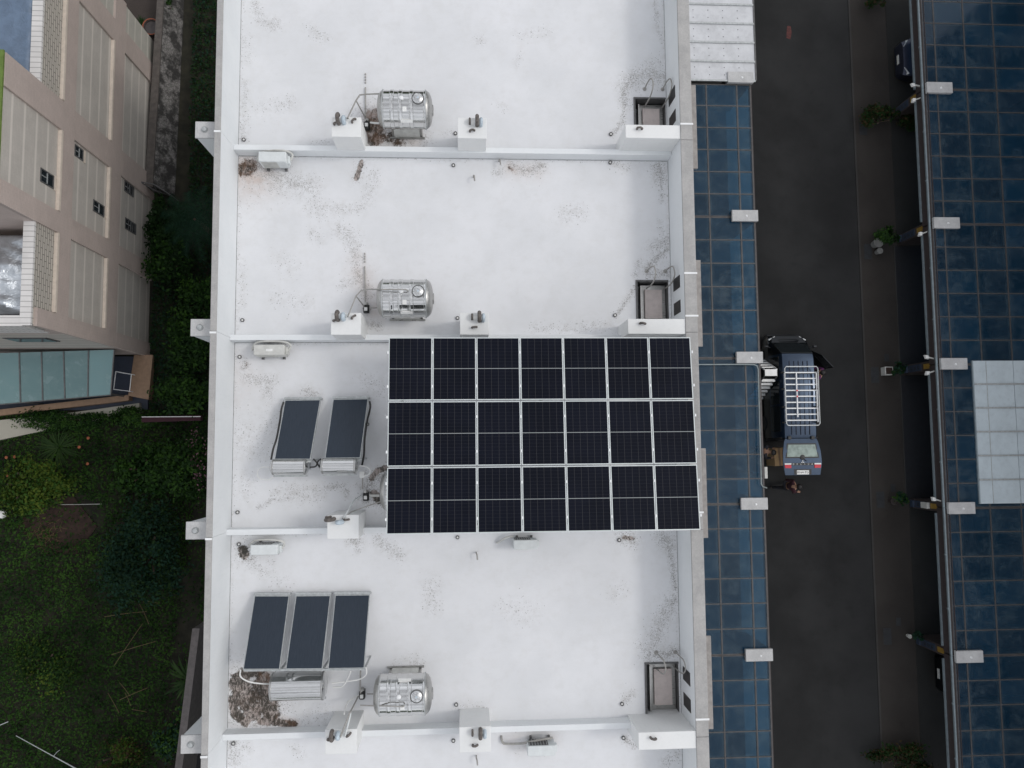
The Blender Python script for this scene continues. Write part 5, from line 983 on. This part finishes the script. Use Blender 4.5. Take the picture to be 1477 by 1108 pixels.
for k in range(1, 8):
    t = k / 8; p = [fr_[0][i] * (1 - t) + fr_[3][i] * t if t < .5 else fr_[3][i] * (2 - 2 * t) * 1 + fr_[2][i] * (2 * t - 1) for i in range(3)]; q = [fr_[0][i] * (1 - t) + fr_[1][i] * t if t < .5 else fr_[1][i] * (2 - 2 * t) + fr_[2][i] * (2 * t - 1) for i in range(3)]; b.tube([p, q], .012, 6)
for p in fr_: b.tube([p, (p[0], p[1], G)], .018, 6)
b.build('lattice', M['darkmetal'], T)
kind(MB().prism([at(*p, G) for p in ((-60, 618), (0, 607), (90, 598), (150, 590), (205, 582), (206, 596), (150, 605), (90, 617), (0, 636), (-60, 650))], G - .015, G + .28).build('concrete_ledge', tile('pale_board_concrete', (.4, .38, .32), (.36, .345, .29), (.2, .19, .16), 9., .2, .01), smooth=False))
# ------------------------------------------------------------------ the van
VX, VY = 12.92, 0.12
van = thing('van', 'slate blue van with a roof rack, raised tailgate and one open door', 'van', (VX, VY + 2.1, G))
def ring(y, wl, zb, wr, zr, z0=.22): return [(-wl * .96, y, z0), (-wl, y, .45), (-wl, y, zb), (-wr, y, zr - .1), (-wr * .9, y, zr - .015), (-wr * .5, y, zr + .015), (wr * .5, y, zr + .015), (wr * .9, y, zr - .015), (wr, y, zr - .1), (wl, y, zb), (wl, y, .45), (wl * .96, y, z0)]
ST = [ring(0, .8, 1.0, .68, 1.84), ring(.12, .82, 1.0, .69, 1.87), ring(2.0, .83, 1.0, .70, 1.9), ring(3.1, .83, 1.0, .69, 1.87), ring(3.3, .83, 1.0, .68, 1.82), ring(3.78, .82, .95, .73, 1.08), ring(3.95, .80, .88, .70, .99), ring(4.12, .74, .74, .62, .84), ring(4.19, .68, .6, .58, .66)]
b = MB(); k = 12; V = [v for r_ in ST for v in r_]; F = [(i * k + j, i * k + j + 1, (i + 1) * k + j + 1, (i + 1) * k + j) for i in range(len(ST) - 1) for j in range(k - 1)] + [(i * k, (i + 1) * k, (i + 1) * k + k - 1, i * k + k - 1) for i in range(len(ST) - 1)] + [tuple(range((len(ST) - 1) * k, len(ST) * k))]
b.use(M['carpaint']).add(V[:], F); b.use(M['carblack_and_shade']); b.mi = [1 if ((fi // (k - 1)) >= 4 and fi < (len(ST) - 1) * (k - 1)) or fi >= len(F) - 5 or (fi % (k - 1)) in (0, 1, 9, 10) else 0 for fi in range(len(F))]; b.v = [(x + VX, y + VY, z + G) for x, y, z in b.v]; body = b.build('body', None, van)  # lower sides and nose painted black for their shade and dark reflections
def vb(f, name, mat, parent=van, bevel=0, smooth=True):
    b = MB(); f(b); b.v = [(x + VX, y + VY, z + G) for x, y, z in b.v]; return b.build(name, mat, parent, bevel=bevel, smooth=smooth)
vb(lambda b: b.box(-.74, .74, .0, .02, .3, 1.72), 'cargo_shade_panel', M['black'])  # black panel painted for the shade inside the open rear
def ribs(b):
    for x in (-.36, -.18, 0, .18, .36): b.box(x - .008, x + .008, .12, 3.0, 1.875, 1.919)
vb(ribs, 'roof_rib', M['ribpaint'], body)
vb(lambda b: b.hexa([(-.68, 3.77, 1.105), (.68, 3.77, 1.105), (.62, 3.33, 1.8), (-.62, 3.33, 1.8)], [(-.68, 3.79, 1.115), (.68, 3.79, 1.115), (.62, 3.35, 1.81), (-.62, 3.35, 1.81)]), 'windscreen', M['carglass'])
vb(lambda b: b.hexa([(-.72, 3.83, 1.045), (.72, 3.83, 1.045), (.6, 4.13, .86), (-.6, 4.13, .86)][::-1], [(-.72, 3.83, 1.07), (.72, 3.83, 1.07), (.6, 4.13, .88), (-.6, 4.13, .88)][::-1]), 'bonnet', M['carblack_and_shade'], bevel=.01)  # bonnet painted black to hold its dark reflection
for s in (-1, 1):
    vb(lambda b: b.hexa([(s * .54, 4.08, .70), (s * .76, 3.98, .70), (s * .76, 3.93, .93), (s * .5, 4.08, .91)], [(s * .52, 4.13, .72), (s * .775, 4.03, .72), (s * .775, 3.97, .94), (s * .5, 4.12, .915)]), 'headlight', M['lamp'], bevel=.008)
    vb(lambda b: b.bar((s * .8, 3.62, 1.15), (s * .97, 3.66, 1.2), .05, .03).box(min(s * .92, s * 1.06), max(s * .92, s * 1.06), 3.62, 3.7, 1.1, 1.28), 'wing_mirror', M['carblack_and_shade'], bevel=.01)
    for y0, y1 in ((.25, 1.25), (1.32, 2.25), (2.32, 3.2)):
        if s > 0 and y0 > 2: continue
        def sw(b, s=s, y0=y0, y1=y1):
            p = lambda y, t, o: (s * (.83 + (.69 - .83) * t + o), y, 1.0 + (1.78 - 1.0) * t)
            b.hexa([p(y0, .1, 0), p(y1, .1, 0), p(y1, .9, 0), p(y0, .9, 0)], [p(y0, .1, .012), p(y1, .1, .012), p(y1, .9, .012), p(y0, .9, .012)])
        vb(sw, 'side_window', M['carglass'])
    for y in (.62, 3.38):
        wh = vb(lambda b: b.lathe((s * .76, y, .3), [(.14, -.1), (.27, -.1), (.3, -.07), (.3, .07), (.27, .1), (.14, .1)], 24, 'x'), 'wheel', M['black']); vb(lambda b: b.lathe((s * .76, y, .3), [(.001, -.06), (.17, -.07), (.17, .07), (.001, .06)], 16, 'x'), 'rim', M['alu'], wh)
vb(lambda b: b.box(-.7, .7, 4.14, 4.24, .3, .52), 'front_bumper', M['carblack_and_shade'], bevel=.02); vb(lambda b: b.box(-.78, .78, -.1, .0, .3, .55), 'rear_bumper', M['carblack_and_shade'], bevel=.02)
# open passenger door, hinged at its front edge
hx, hy = .84, 3.55; da = math.radians(42)
def dp(t, z, o=0): return (hx + math.sin(da) * t + math.cos(da) * o, hy - math.cos(da) * t + math.sin(da) * o, z)
door = vb(lambda b: b.hexa([dp(0, .35, 0), dp(1.05, .35, 0), dp(1.05, .35, .05), dp(0, .35, .05)], [dp(0, 1.0, 0), dp(1.05, 1.0, 0), dp(1.05, 1.0, .05), dp(0, 1.0, .05)]).bar(dp(.05, 1.0, .02), dp(.4, 1.72, -.05), .04, .04).bar(dp(.4, 1.72, -.05), dp(1.0, 1.74, -.05), .04, .04).bar(dp(1.0, 1.74, -.05), dp(1.03, 1.0, .02), .04, .04), 'door', M['carblack_and_shade'], bevel=.008)
vb(lambda b: b.hexa([dp(.1, 1.01, .02), dp(1.0, 1.01, .02), dp(1.0, 1.01, .03), dp(.1, 1.01, .03)], [dp(.42, 1.7, -.055), dp(.98, 1.72, -.055), dp(.98, 1.72, -.045), dp(.42, 1.7, -.045)]), 'door_window', M['carglass'], door)
vb(lambda b: b.box(.82, .838, 2.5, 3.5, .36, 1.0), 'door_shade_panel', M['black'])  # black panel painted for the shade inside the open door
# raised tailgate
tz0, tz1, tl = 1.86, 1.93, 1.42
def tg(u, v, o=0.): return (u, -.02 - v, tz0 + (tz1 - tz0) * v / tl + o + .05 * math.sin(math.pi * min(v / tl, 1)))
TW = [(.0, .62), (.12, .68), (.5, .755), (.95, .775), (1.05, .76), (1.42, .7)]
def tail(b):
    n0 = len(TW)
    vs = [tg(s * w_, v, o) for v, w_ in TW for s, o in ((-1, -.05), (-1, 0), (1, 0), (1, -.05))]
    fs = [(4 * i + a_, 4 * i + (a_ + 1) % 4, 4 * i + 4 + (a_ + 1) % 4, 4 * i + 4 + a_) for i in range(n0 - 1) for a_ in range(4)] + [(3, 2, 1, 0), tuple(4 * (n0 - 1) + a_ for a_ in range(4))]; b.add(vs, fs)
tgo = vb(tail, 'tailgate', M['carpaint'], bevel=.01)
def panel(name, mat, pts, h0, h1, par=tgo): return vb(lambda b: b.hexa([tg(u, v, h0) for u, v in pts], [tg(u, v, h1) for u, v in pts]), name, mat, par, smooth=False)
panel('window_seal', M['black'], [(-.66, .76), (.66, .76), (.58, .19), (-.58, .19)], -.01, .006); panel('rear_window', M['rearglass'], [(-.61, .71), (.61, .71), (.54, .24), (-.54, .24)], -.008, .011)
vb(lambda b: b.tube([tg(-.02, .74, .02), tg(.16, .88, .025)], .012).lathe(tg(0, .73, .0), [(.1, 0), (.1, .02), (.05, .03)], 14), 'wiper', M['black'], tgo)
panel('garnish', M['black'], [(-.72, 1.04), (.72, 1.04), (.73, .95), (-.73, .95)], -.01, .008)
for s in (-1, 1):
    panel('tail_lamp', M['red'], [(s * .46, 1.14), (s * .7, 1.14), (s * .72, 1.01), (s * .46, 1.01)] if s > 0 else [(s * .7, 1.14), (s * .46, 1.14), (s * .46, 1.01), (s * .72, 1.01)], -.01, .022); panel('reversing_lamp', M['lamp'], [(s * .46, 1.01), (s * .72, 1.01), (s * .72, .955), (s * .46, .955)] if s > 0 else [(s * .72, 1.01), (s * .46, 1.01), (s * .46, .955), (s * .72, .955)], -.01, .024)
    vb(lambda b: b.box(s * .46 - .06, s * .46 + .06, -.05, .06, 1.85, 1.93), 'hinge', M['black'], tgo)
panel('plate_recess', M['black'], [(-.34, 1.4), (.34, 1.4), (.34, 1.19), (-.34, 1.19)], -.01, .004); pln = panel('licence_plate', M['white'], [(-.24, 1.39), (.24, 1.39), (.24, 1.23), (-.24, 1.23)], 0, .014)
def tgm(u, v, o): p = tg(u, v, o); return Matrix.Translation((p[0], p[1] - 2.1, p[2]))
text_mesh('plate_text', '8164-YG', .125, M['black'], pln, tgm(0, 1.31, .016))
for i, ch in enumerate('DELICA'): text_mesh('letter', ch, .085, M['lamp'], tgo, tgm(-.37 + i * .148, .995, .012))
e = [tg(0, .87, .014), tg(-.045, .93, .014), tg(.045, .93, .014)]
def emblem(b):
    c = tg(0, .905, .012)
    for a_ in (90, 210, 330):
        a0 = math.radians(a_); d = [(0, 0), (.04 * math.cos(a0 - .52), .04 * math.sin(a0 - .52)), (.07 * math.cos(a0), .07 * math.sin(a0)), (.04 * math.cos(a0 + .52), .04 * math.sin(a0 + .52))]
        b.prism([(c[0] + p[0] * .98 + .003 * math.cos(a0), c[1] + p[1] * .98 + .003 * math.sin(a0)) for p in d], c[2] - .01, c[2] + .006)
vb(emblem, 'emblem', M['lamp'], tgo, smooth=False)
# roof rack
rack = thing('roof_rack', 'white tubular roof rack mounted on the blue van', 'roof rack', (VX, VY + 1.6, G + 1.9))
rz = 2.02
def rp(x, y, z=rz): return (VX + x, VY + y, G + z)
def rail_loop(b):
    c = [(-.6, .48), (.6, .48), (.66, .55), (.66, 2.68), (.6, 2.76), (-.6, 2.76), (-.66, 2.68), (-.66, .55), (-.6, .48)]
    b.tube([rp(x, y, rz + .12) for x, y in c], .022)
b = MB(); rail_loop(b); b.build('guard_rail', M['alu'], rack)
for i in range(9): y = .68 + i * .232; MB().bar(rp(-.64, y), rp(.64, y), .045, .03).build('crossbar', M['flash'], rack)
MB().bar(rp(-.63, .6, rz + .02), rp(-.63, 2.56, rz + .02), .045, .035).bar(rp(.63, .6, rz + .02), rp(.63, 2.56, rz + .02), .05, .035).bar(rp(-.17, .8, rz + .035), rp(-.17, 2.52, rz + .035), .04, .03).build('side_rail', M['flash'], rack)
b = MB()
for x in (-.66, .66):
    for y in (.6, 1.2, 1.9, 2.55): b.box(VX + x - .03, VX + x + .03, VY + y - .03, VY + y + .03, G + 1.76, G + 2.0).box(VX + x - .018, VX + x + .018, VY + y - .018, VY + y + .018, G + 2.0, G + 2.14)
b.build('rack_foot', M['darkmetal'], rack); b = MB()
for y in (1.6, 1.83): b.box(VX - .2, VX - .14, VY + y - .03, VY + y + .03, G + rz + .05, G + rz + .07)
b.build('strap', M['red'], rack)
# ------------------------------------------------------------------ ladder, box, parked cars, pots
x, y = at(1112, 537.5, G + 2.0); lad = thing('stepladder', 'white folding stepladder standing open beside the canopy edge', 'ladder', (x, y, G))
MB().box(-.24, .24, -.13, .13, 1.98, 2.01).build('platform', M['white'], lad, local=True); b = MB(); c_ = MB()
for k in range(1, 7):
    t = k / 7; MB().box(-.26 - .06 * t, .26 + .06 * t, -.16 - .85 * t - .05, -.16 - .85 * t + .05, 1.98 - 1.98 * t, 2.0 - 1.98 * t + .005).build('step', M['white'], lad, local=True)
for s in (-1, 1): b.bar((s * .25, -.12, 1.98), (s * .33, -1.02, 0), .03, .06); c_.bar((s * .25, .12, 1.98), (s * .33, .85, 0), .03, .06)
b.build('front_rail', M['darkmetal'], lad, local=True); c_.build('rear_rail', M['white'], lad, local=True); b = MB()
for k in range(1, 6): t = k / 6; b.bar((-.25 - .07 * t, .12 + .73 * t, 1.98 - 1.98 * t), (.25 + .07 * t, .12 + .73 * t, 1.98 - 1.98 * t), .05, .03)
b.build('rear_brace', M['white'], lad, local=True)
x, y = at(1124, 659, G + .9); bx = thing('cardboard_box', 'brown cardboard box by the raised tailgate of the van', 'box', (x, y, G), None, .06)
MB().box(-.2, .24, -.36, .36, 0, .9).build('carton', M['cardboard'], bx, local=True, bevel=.006); MB().box(-.03, .05, -.361, .361, .9, .903).build('packing_tape', M['tan'], bx, local=True)
def car(x, y, rz, label, paint, lamps):
    T = thing('parked_car', label, 'car', (x, y, G + .04), 'cars parked under the right canopies', rz)
    R_ = lambda yy, wl, zb, wr, zr: [(-wl, yy, .25), (-wl, yy, zb), (-wr, yy, zr - .06), (-wr * .7, yy, zr), (wr * .7, yy, zr), (wr, yy, zr - .06), (wl, yy, zb), (wl, yy, .25)]
    S = [R_(-2.15, .7, .55, .66, .72), R_(-2.1, .8, .7, .74, .92), R_(-1.5, .85, .8, .76, 1.02), R_(-.9, .86, .85, .62, 1.42), R_(.4, .86, .85, .62, 1.46), R_(1.0, .86, .82, .76, .98), R_(1.7, .84, .74, .74, .88), R_(2.05, .72, .62, .6, .74), R_(2.15, .6, .45, .5, .5)]
    b = MB(); k = 8; b.add([v for r_ in S for v in r_], [(i * k + j, i * k + j + 1, (i + 1) * k + j + 1, (i + 1) * k + j) for i in range(len(S) - 1) for j in range(k - 1)] + [tuple(range(k))[::-1], tuple(range(8 * k, 9 * k))]); b.build('body', paint, T, local=True)
    MB().hexa([(-.7, 1.0, .985), (.7, 1.0, .985), (.56, .45, 1.44), (-.56, .45, 1.44)], [(-.7, 1.02, 1.0), (.7, 1.02, 1.0), (.56, .47, 1.46), (-.56, .47, 1.46)]).build('windscreen', M['carglass'], T, local=True)
    MB().hexa([(-.7, -1.45, 1.03), (.7, -1.45, 1.03), (.56, -.92, 1.4), (-.56, -.92, 1.4)], [(-.7, -1.47, 1.045), (.7, -1.47, 1.045), (.56, -.94, 1.42), (-.56, -.94, 1.42)]).build('rear_window', M['carglass'], T, local=True)
    for s in (-1, 1):
        MB().hexa([(s * .45, 2.02, .56), (s * .7, 1.9, .58), (s * .72, 1.82, .76), (s * .45, 2.0, .74)], [(s * .45, 2.08, .58), (s * .74, 1.96, .6), (s * .74, 1.86, .78), (s * .45, 2.04, .76)]).build('headlight', M['lamp'], T, local=True)
        MB().box(min(s * .5, s * .78), max(s * .5, s * .78), -2.13, -2.08, .72, .86).build('tail_lamp', M['red'], T, local=True)
        for yy in (-1.35, 1.35): MB().lathe((s * .78, yy, .3), [(.001, -.08), (.26, -.09), (.3, -.06), (.3, .06), (.26, .09), (.001, .08)], 20, 'x').build('wheel', M['black'], T, local=True)
    MB().box(-.2, .2, 2.13, 2.16, .42, .54).build('licence_plate', M['acold'], T, local=True)
    return T
car(20.5, 16.15, math.pi / 2, 'grey blue car, front end poking out beneath the top right canopy', M['cargrey'], 1)
car(20.95, -9.35, math.pi / 2, 'black car showing its nose under the lowest right canopy', M['carblack_and_shade'], 0)
def pot_plant(px, py, lab, potm, sq, r, ht, mats, k, spread=.35, cat='potted plant'):
    x, y = at(px, py, G + ht); T = thing('potted_plant', lab, cat, (x, y, G + .03), 'potted plants at the feet of the right pillars')
    if sq: b = MB().box(-r, r, -r, r, 0, ht).build('pot', potm, T, local=True, bevel=.01); MB().box(-r + .03, r - .03, -r + .03, r - .03, ht - .02, ht + .004).build('soil', M['soil'], T, local=True)
    else: MB().lathe((0, 0, 0), [(r * .7, 0), (r, ht), (r * .86, ht), (r * .8, ht - .05), (.001, ht - .06)], 18).build('pot', potm, T, local=True)
    if k: P, N, t = crown_points((x + (.22 if sq else .18), y + (.0 if sq else .12), G + ht + .3), spread, spread, .3, k, 9); leaves('foliage', P, N, .12, mats, T, tint=t)
    return T
pot_plant(1267, 350, 'large round white pot, bigger of the two by the second right pillar', M['potgrey'], 0, .2, .4, [M['leaf_dark'], M['leaf_mid']], 700, .5); pot_plant(1269, 362, 'small round white pot, smaller of the two by the second right pillar', M['potgrey'], 0, .13, .3, [M['leaf_dark']], 0)
pot_plant(1282, 535, 'white square planter with spiky leaves by the third right pillar', M['acold'], 1, .17, .35, [M['leaf_dark'], M['leaf_teal']], 260, .32); pot_plant(1290, 723, 'pale green leafed pot plant by the pillar with the pale box', M['pillartile'], 0, .16, .3, [M['leaf_teal'], M['leaf_mid']], 220, .28); pot_plant(1312, 918, 'small plant in a pale pot by the lowest right pillar', M['acold'], 0, .085, .2, [M['leaf_teal']], 120, .2)
for (px, py, lab, rx, ry, ht, k) in ((1268, 172, 'reddish and green plant clump by the top right pillar', .75, .6, .9, 1600), (1310, 178, 'dark green plant behind the top right pillar', .5, .4, .7, 700), (1262, 2, 'dark plant at the top edge of the right pavement', .45, .45, .7, 500), (1300, 1092, 'wide clump of dark plants at the bottom of the right pavement', 1.3, .6, .8, 2000)):
    x, y = at(px, py, G + ht * .5); shrub('pavement_plant', lab, 'plant', x, y, rx, ry, ht, k, [M['leaf_dark'], M['leaf_brown'], M['leaf_dark']], .12, 'plants on the right pavement', 12, G + .03)
# ------------------------------------------------------------------ people
def skin_obj(name, J, E, mat, parent, root):
    me = bpy.data.meshes.new(name); names = list(J); me.from_pydata([J[q][0] for q in names], [(names.index(a), names.index(c)) for a, c in E], []); me.materials.append(mat)
    ob = bpy.data.objects.new(name, me); COL.objects.link(ob); ob.parent = parent; ORG[ob.name] = (0, 0, 0)
    md = ob.modifiers.new('skin', 'SKIN'); md.use_smooth_shade = True
    for i, q in enumerate(names):
        sv = me.skin_vertices[0].data[i]; r = J[q][1]; sv.radius = r if isinstance(r, tuple) else (r, r); sv.use_root = (q == root)
    s_ = ob.modifiers.new('subd', 'SUBSURF'); s_.levels = 1; s_.render_levels = 1; return ob
def person(label, loc, rz, pose, shirt, trousers):
    """pose: joint positions in the person's own frame (x right, y forward, z up)"""
    T = thing('person', label, 'person', loc, None, rz); J = {}; E = []
    R_ = dict(pelvis=(.13, .1), belly=(.12, .095), chest=(.15, .1), neck=.05, head0=.07, head1=(.085, .095), head2=(.07, .08), shoulderL=.06, elbowL=.042, wristL=.03, palmL=(.035, .018), shoulderR=.06, elbowR=.042, wristR=.03, palmR=(.035, .018), hipL=.085, kneeL=.06, ankleL=.042, toeL=(.045, .03), hipR=.085, kneeR=.06, ankleR=.042, toeR=(.045, .03))
    for q, p in pose.items(): J[q] = (p, R_[q])
    E = [('pelvis', 'belly'), ('belly', 'chest'), ('chest', 'neck'), ('neck', 'head0'), ('head0', 'head1'), ('head1', 'head2')]
    for s in 'LR': E += [('chest', 'shoulder' + s), ('shoulder' + s, 'elbow' + s), ('elbow' + s, 'wrist' + s), ('wrist' + s, 'palm' + s), ('pelvis', 'hip' + s), ('hip' + s, 'knee' + s), ('knee' + s, 'ankle' + s), ('ankle' + s, 'toe' + s)]
    for s in 'LR':                                   # five fingers on each palm, curled
        w_, p_ = Vector(pose['wrist' + s]), Vector(pose['palm' + s]); d = (p_ - w_).normalized(); side = d.cross(Vector((0, 0, 1))); side = side.normalized() if side.length > .1 else Vector((1, 0, 0)); nrm = side.cross(d)
        for i, (o_, L) in enumerate(((-.03, .07), (-.01, .08), (.01, .075), (.03, .06))):
            a = p_ + side * o_ + d * .02; c = a + d * L * .55 - nrm * .01; e = c + d * L * .35 - nrm * .03
            for nm, v in (('a', a), ('c', c), ('e', e)): J[f'f{s}{i}{nm}'] = (tuple(v), .009)
            E += [('palm' + s, f'f{s}{i}a'), (f'f{s}{i}a', f'f{s}{i}c'), (f'f{s}{i}c', f'f{s}{i}e')]
        a = p_ - d * .03 - side * .035; c = a - side * .03 + d * .035
        J[f't{s}a'] = (tuple(a), .011); J[f't{s}c'] = (tuple(c), .009); E += [('palm' + s, f't{s}a'), (f't{s}a', f't{s}c')]
    skin_obj('body', J, E, M['skin'], T, 'pelvis')
    g = lambda r: tuple(x + .018 for x in r) if isinstance(r, tuple) else r + .016
    K = {q: (J[q][0], g(J[q][1])) for q in ('pelvis', 'belly', 'chest', 'shoulderL', 'elbowL', 'wristL', 'shoulderR', 'elbowR', 'wristR')}; skin_obj('shirt', K, [('pelvis', 'belly'), ('belly', 'chest')] + [('chest', 'shoulder' + s) for s in 'LR'] + [('shoulder' + s, 'elbow' + s) for s in 'LR'] + [('elbow' + s, 'wrist' + s) for s in 'LR'], shirt, T, 'pelvis')
    K = {q: (J[q][0], tuple(x + .022 for x in J[q][1]) if isinstance(J[q][1], tuple) else J[q][1] + .022) for q in ('pelvis', 'hipL', 'kneeL', 'ankleL', 'hipR', 'kneeR', 'ankleR')}; skin_obj('trousers', K, [('pelvis', 'hip' + s) for s in 'LR'] + [('hip' + s, 'knee' + s) for s in 'LR'] + [('knee' + s, 'ankle' + s) for s in 'LR'], trousers, T, 'pelvis')
    for s in 'LR':
        a, t = Vector(pose['ankle' + s]), Vector(pose['toe' + s]); MB().tube([(a.x, a.y - .05, .05), (a.x, a.y, .055), tuple(t * .6 + a * .4)[:2] + (.05,), (t.x, t.y + .03, .03)], [.04, .055, .052, .035], 10).build('shoe', M['black'], T, local=True)
    h0, h1, h2 = (Vector(pose[q]) for q in ('head0', 'head1', 'head2')); up = (h2 - h0).normalized(); fw = Vector((0, 1, 0)); fw = (fw - up * fw.dot(up)).normalized(); c = h1 + up * .035 - fw * .015
    b = MB(); vs = []; fs = []
    rows, cols = 7, 14
    for i in range(rows):
        th = i / (rows - 1) * 1.75
        for j in range(cols):
            ph = 2 * math.pi * j / cols; dirv = up * math.cos(th) + (fw * math.cos(ph) + up.cross(fw) * math.sin(ph)) * math.sin(th); cut = 1.0 if dirv.dot(fw) < .55 or th < .9 else .86; vs.append(tuple(c + Vector(dirv) * .118 * cut))
    for i in range(rows - 1):
        for j in range(cols): fs.append((i * cols + j, i * cols + (j + 1) % cols, (i + 1) * cols + (j + 1) % cols, (i + 1) * cols + j))
    b.add(vs, fs); b.build('hair', M['hair'], T, local=True)
    sd_ = up.cross(fw); f0 = h1 + fw * .09
    b = MB(); b.tube([tuple(f0 + up * .02), tuple(f0 + fw * .025 - up * .015), tuple(f0 - up * .025)], [.008, .016, .01], 6); b.build('nose', M['skin'], T, local=True)
    b = MB()
    for s in (-1, 1): p = f0 + sd_ * s * .033 + up * .025; b.lathe(tuple(p), [(.001, -.008), (.012, 0), (.001, .008)], 8)
    b.build('eye', M['black'], T, local=True)
    b = MB(); p = f0 - up * .055; b.tube([tuple(p - sd_ * .025), tuple(p + fw * .004), tuple(p + sd_ * .025)], .006, 6); b.build('mouth', M['cloth_maroon'], T, local=True)
    b = MB()
    for s in (-1, 1): p = h1 + sd_ * s * .09; b.tube([tuple(p + up * .03), tuple(p + sd_ * s * .015), tuple(p - up * .03)], [.01, .016, .01], 6)
    b.build('ear', M['skin'], T, local=True)
    return T
stand = dict(pelvis=(0, 0, .95), belly=(0, .01, 1.1), chest=(0, .02, 1.3), neck=(0, .03, 1.46), head0=(0, .05, 1.52), head1=(0, .07, 1.6), head2=(0, .06, 1.66), shoulderL=(-.19, .01, 1.38), elbowL=(-.24, .08, 1.1), wristL=(-.18, .3, 1.02), palmL=(-.16, .38, 1.02), shoulderR=(.19, .01, 1.38), elbowR=(.24, .08, 1.1), wristR=(.18, .3, 1.02), palmR=(.16, .38, 1.02), hipL=(-.09, 0, .88), kneeL=(-.1, .03, .48), ankleL=(-.1, -.02, .08), toeL=(-.11, .12, .04), hipR=(.09, 0, .88), kneeR=(.1, .03, .48), ankleR=(.1, -.02, .08), toeR=(.11, .12, .04))
walk = dict(stand); walk.update(kneeL=(-.1, .2, .5), ankleL=(-.1, .28, .1), toeL=(-.1, .42, .06), kneeR=(.1, -.05, .47), ankleR=(.1, -.33, .12), toeR=(.1, -.22, .04), elbowL=(-.25, -.12, 1.12), wristL=(-.24, -.02, .9), palmL=(-.24, .02, .82), elbowR=(.25, .12, 1.12), wristR=(.24, .34, 1.0), palmR=(.24, .42, .99), chest=(0, .08, 1.3), neck=(0, .13, 1.45), head0=(0, .17, 1.5), head1=(0, .2, 1.58), head2=(0, .2, 1.64), shoulderL=(-.19, .06, 1.37), shoulderR=(.19, .08, 1.37))
lean = dict(stand); lean.update(chest=(0, .16, 1.26), belly=(0, .06, 1.09), neck=(0, .26, 1.38), head0=(0, .31, 1.42), head1=(0, .37, 1.46), head2=(0, .39, 1.52), shoulderL=(-.19, .17, 1.32), shoulderR=(.19, .17, 1.32), elbowL=(-.25, .3, 1.08), elbowR=(.25, .3, 1.08), wristL=(-.2, .52, .98), wristR=(.2, .52, .98), palmL=(-.18, .59, .97), palmR=(.18, .59, .97))
x, y = at(1150, 702, G + 1.5); person('person in dark clothes with a maroon top walking behind the van', (x - .15, y, G), -1.57, walk, M['cloth_maroon'], M['cloth_dark'])
x, y = at(1185, 539, G + 1.4); person('person in a plum top standing at the open van door', (x, y, G), 1.2, stand, M['cloth_plum'], M['cloth_dark'])
x, y = at(1112, 651, G + 1.4); person('person in dark clothes leaning over the cardboard box', (x - .32, y + .02, G), -1.75, lean, M['cloth_dark'], M['cloth_dark'])
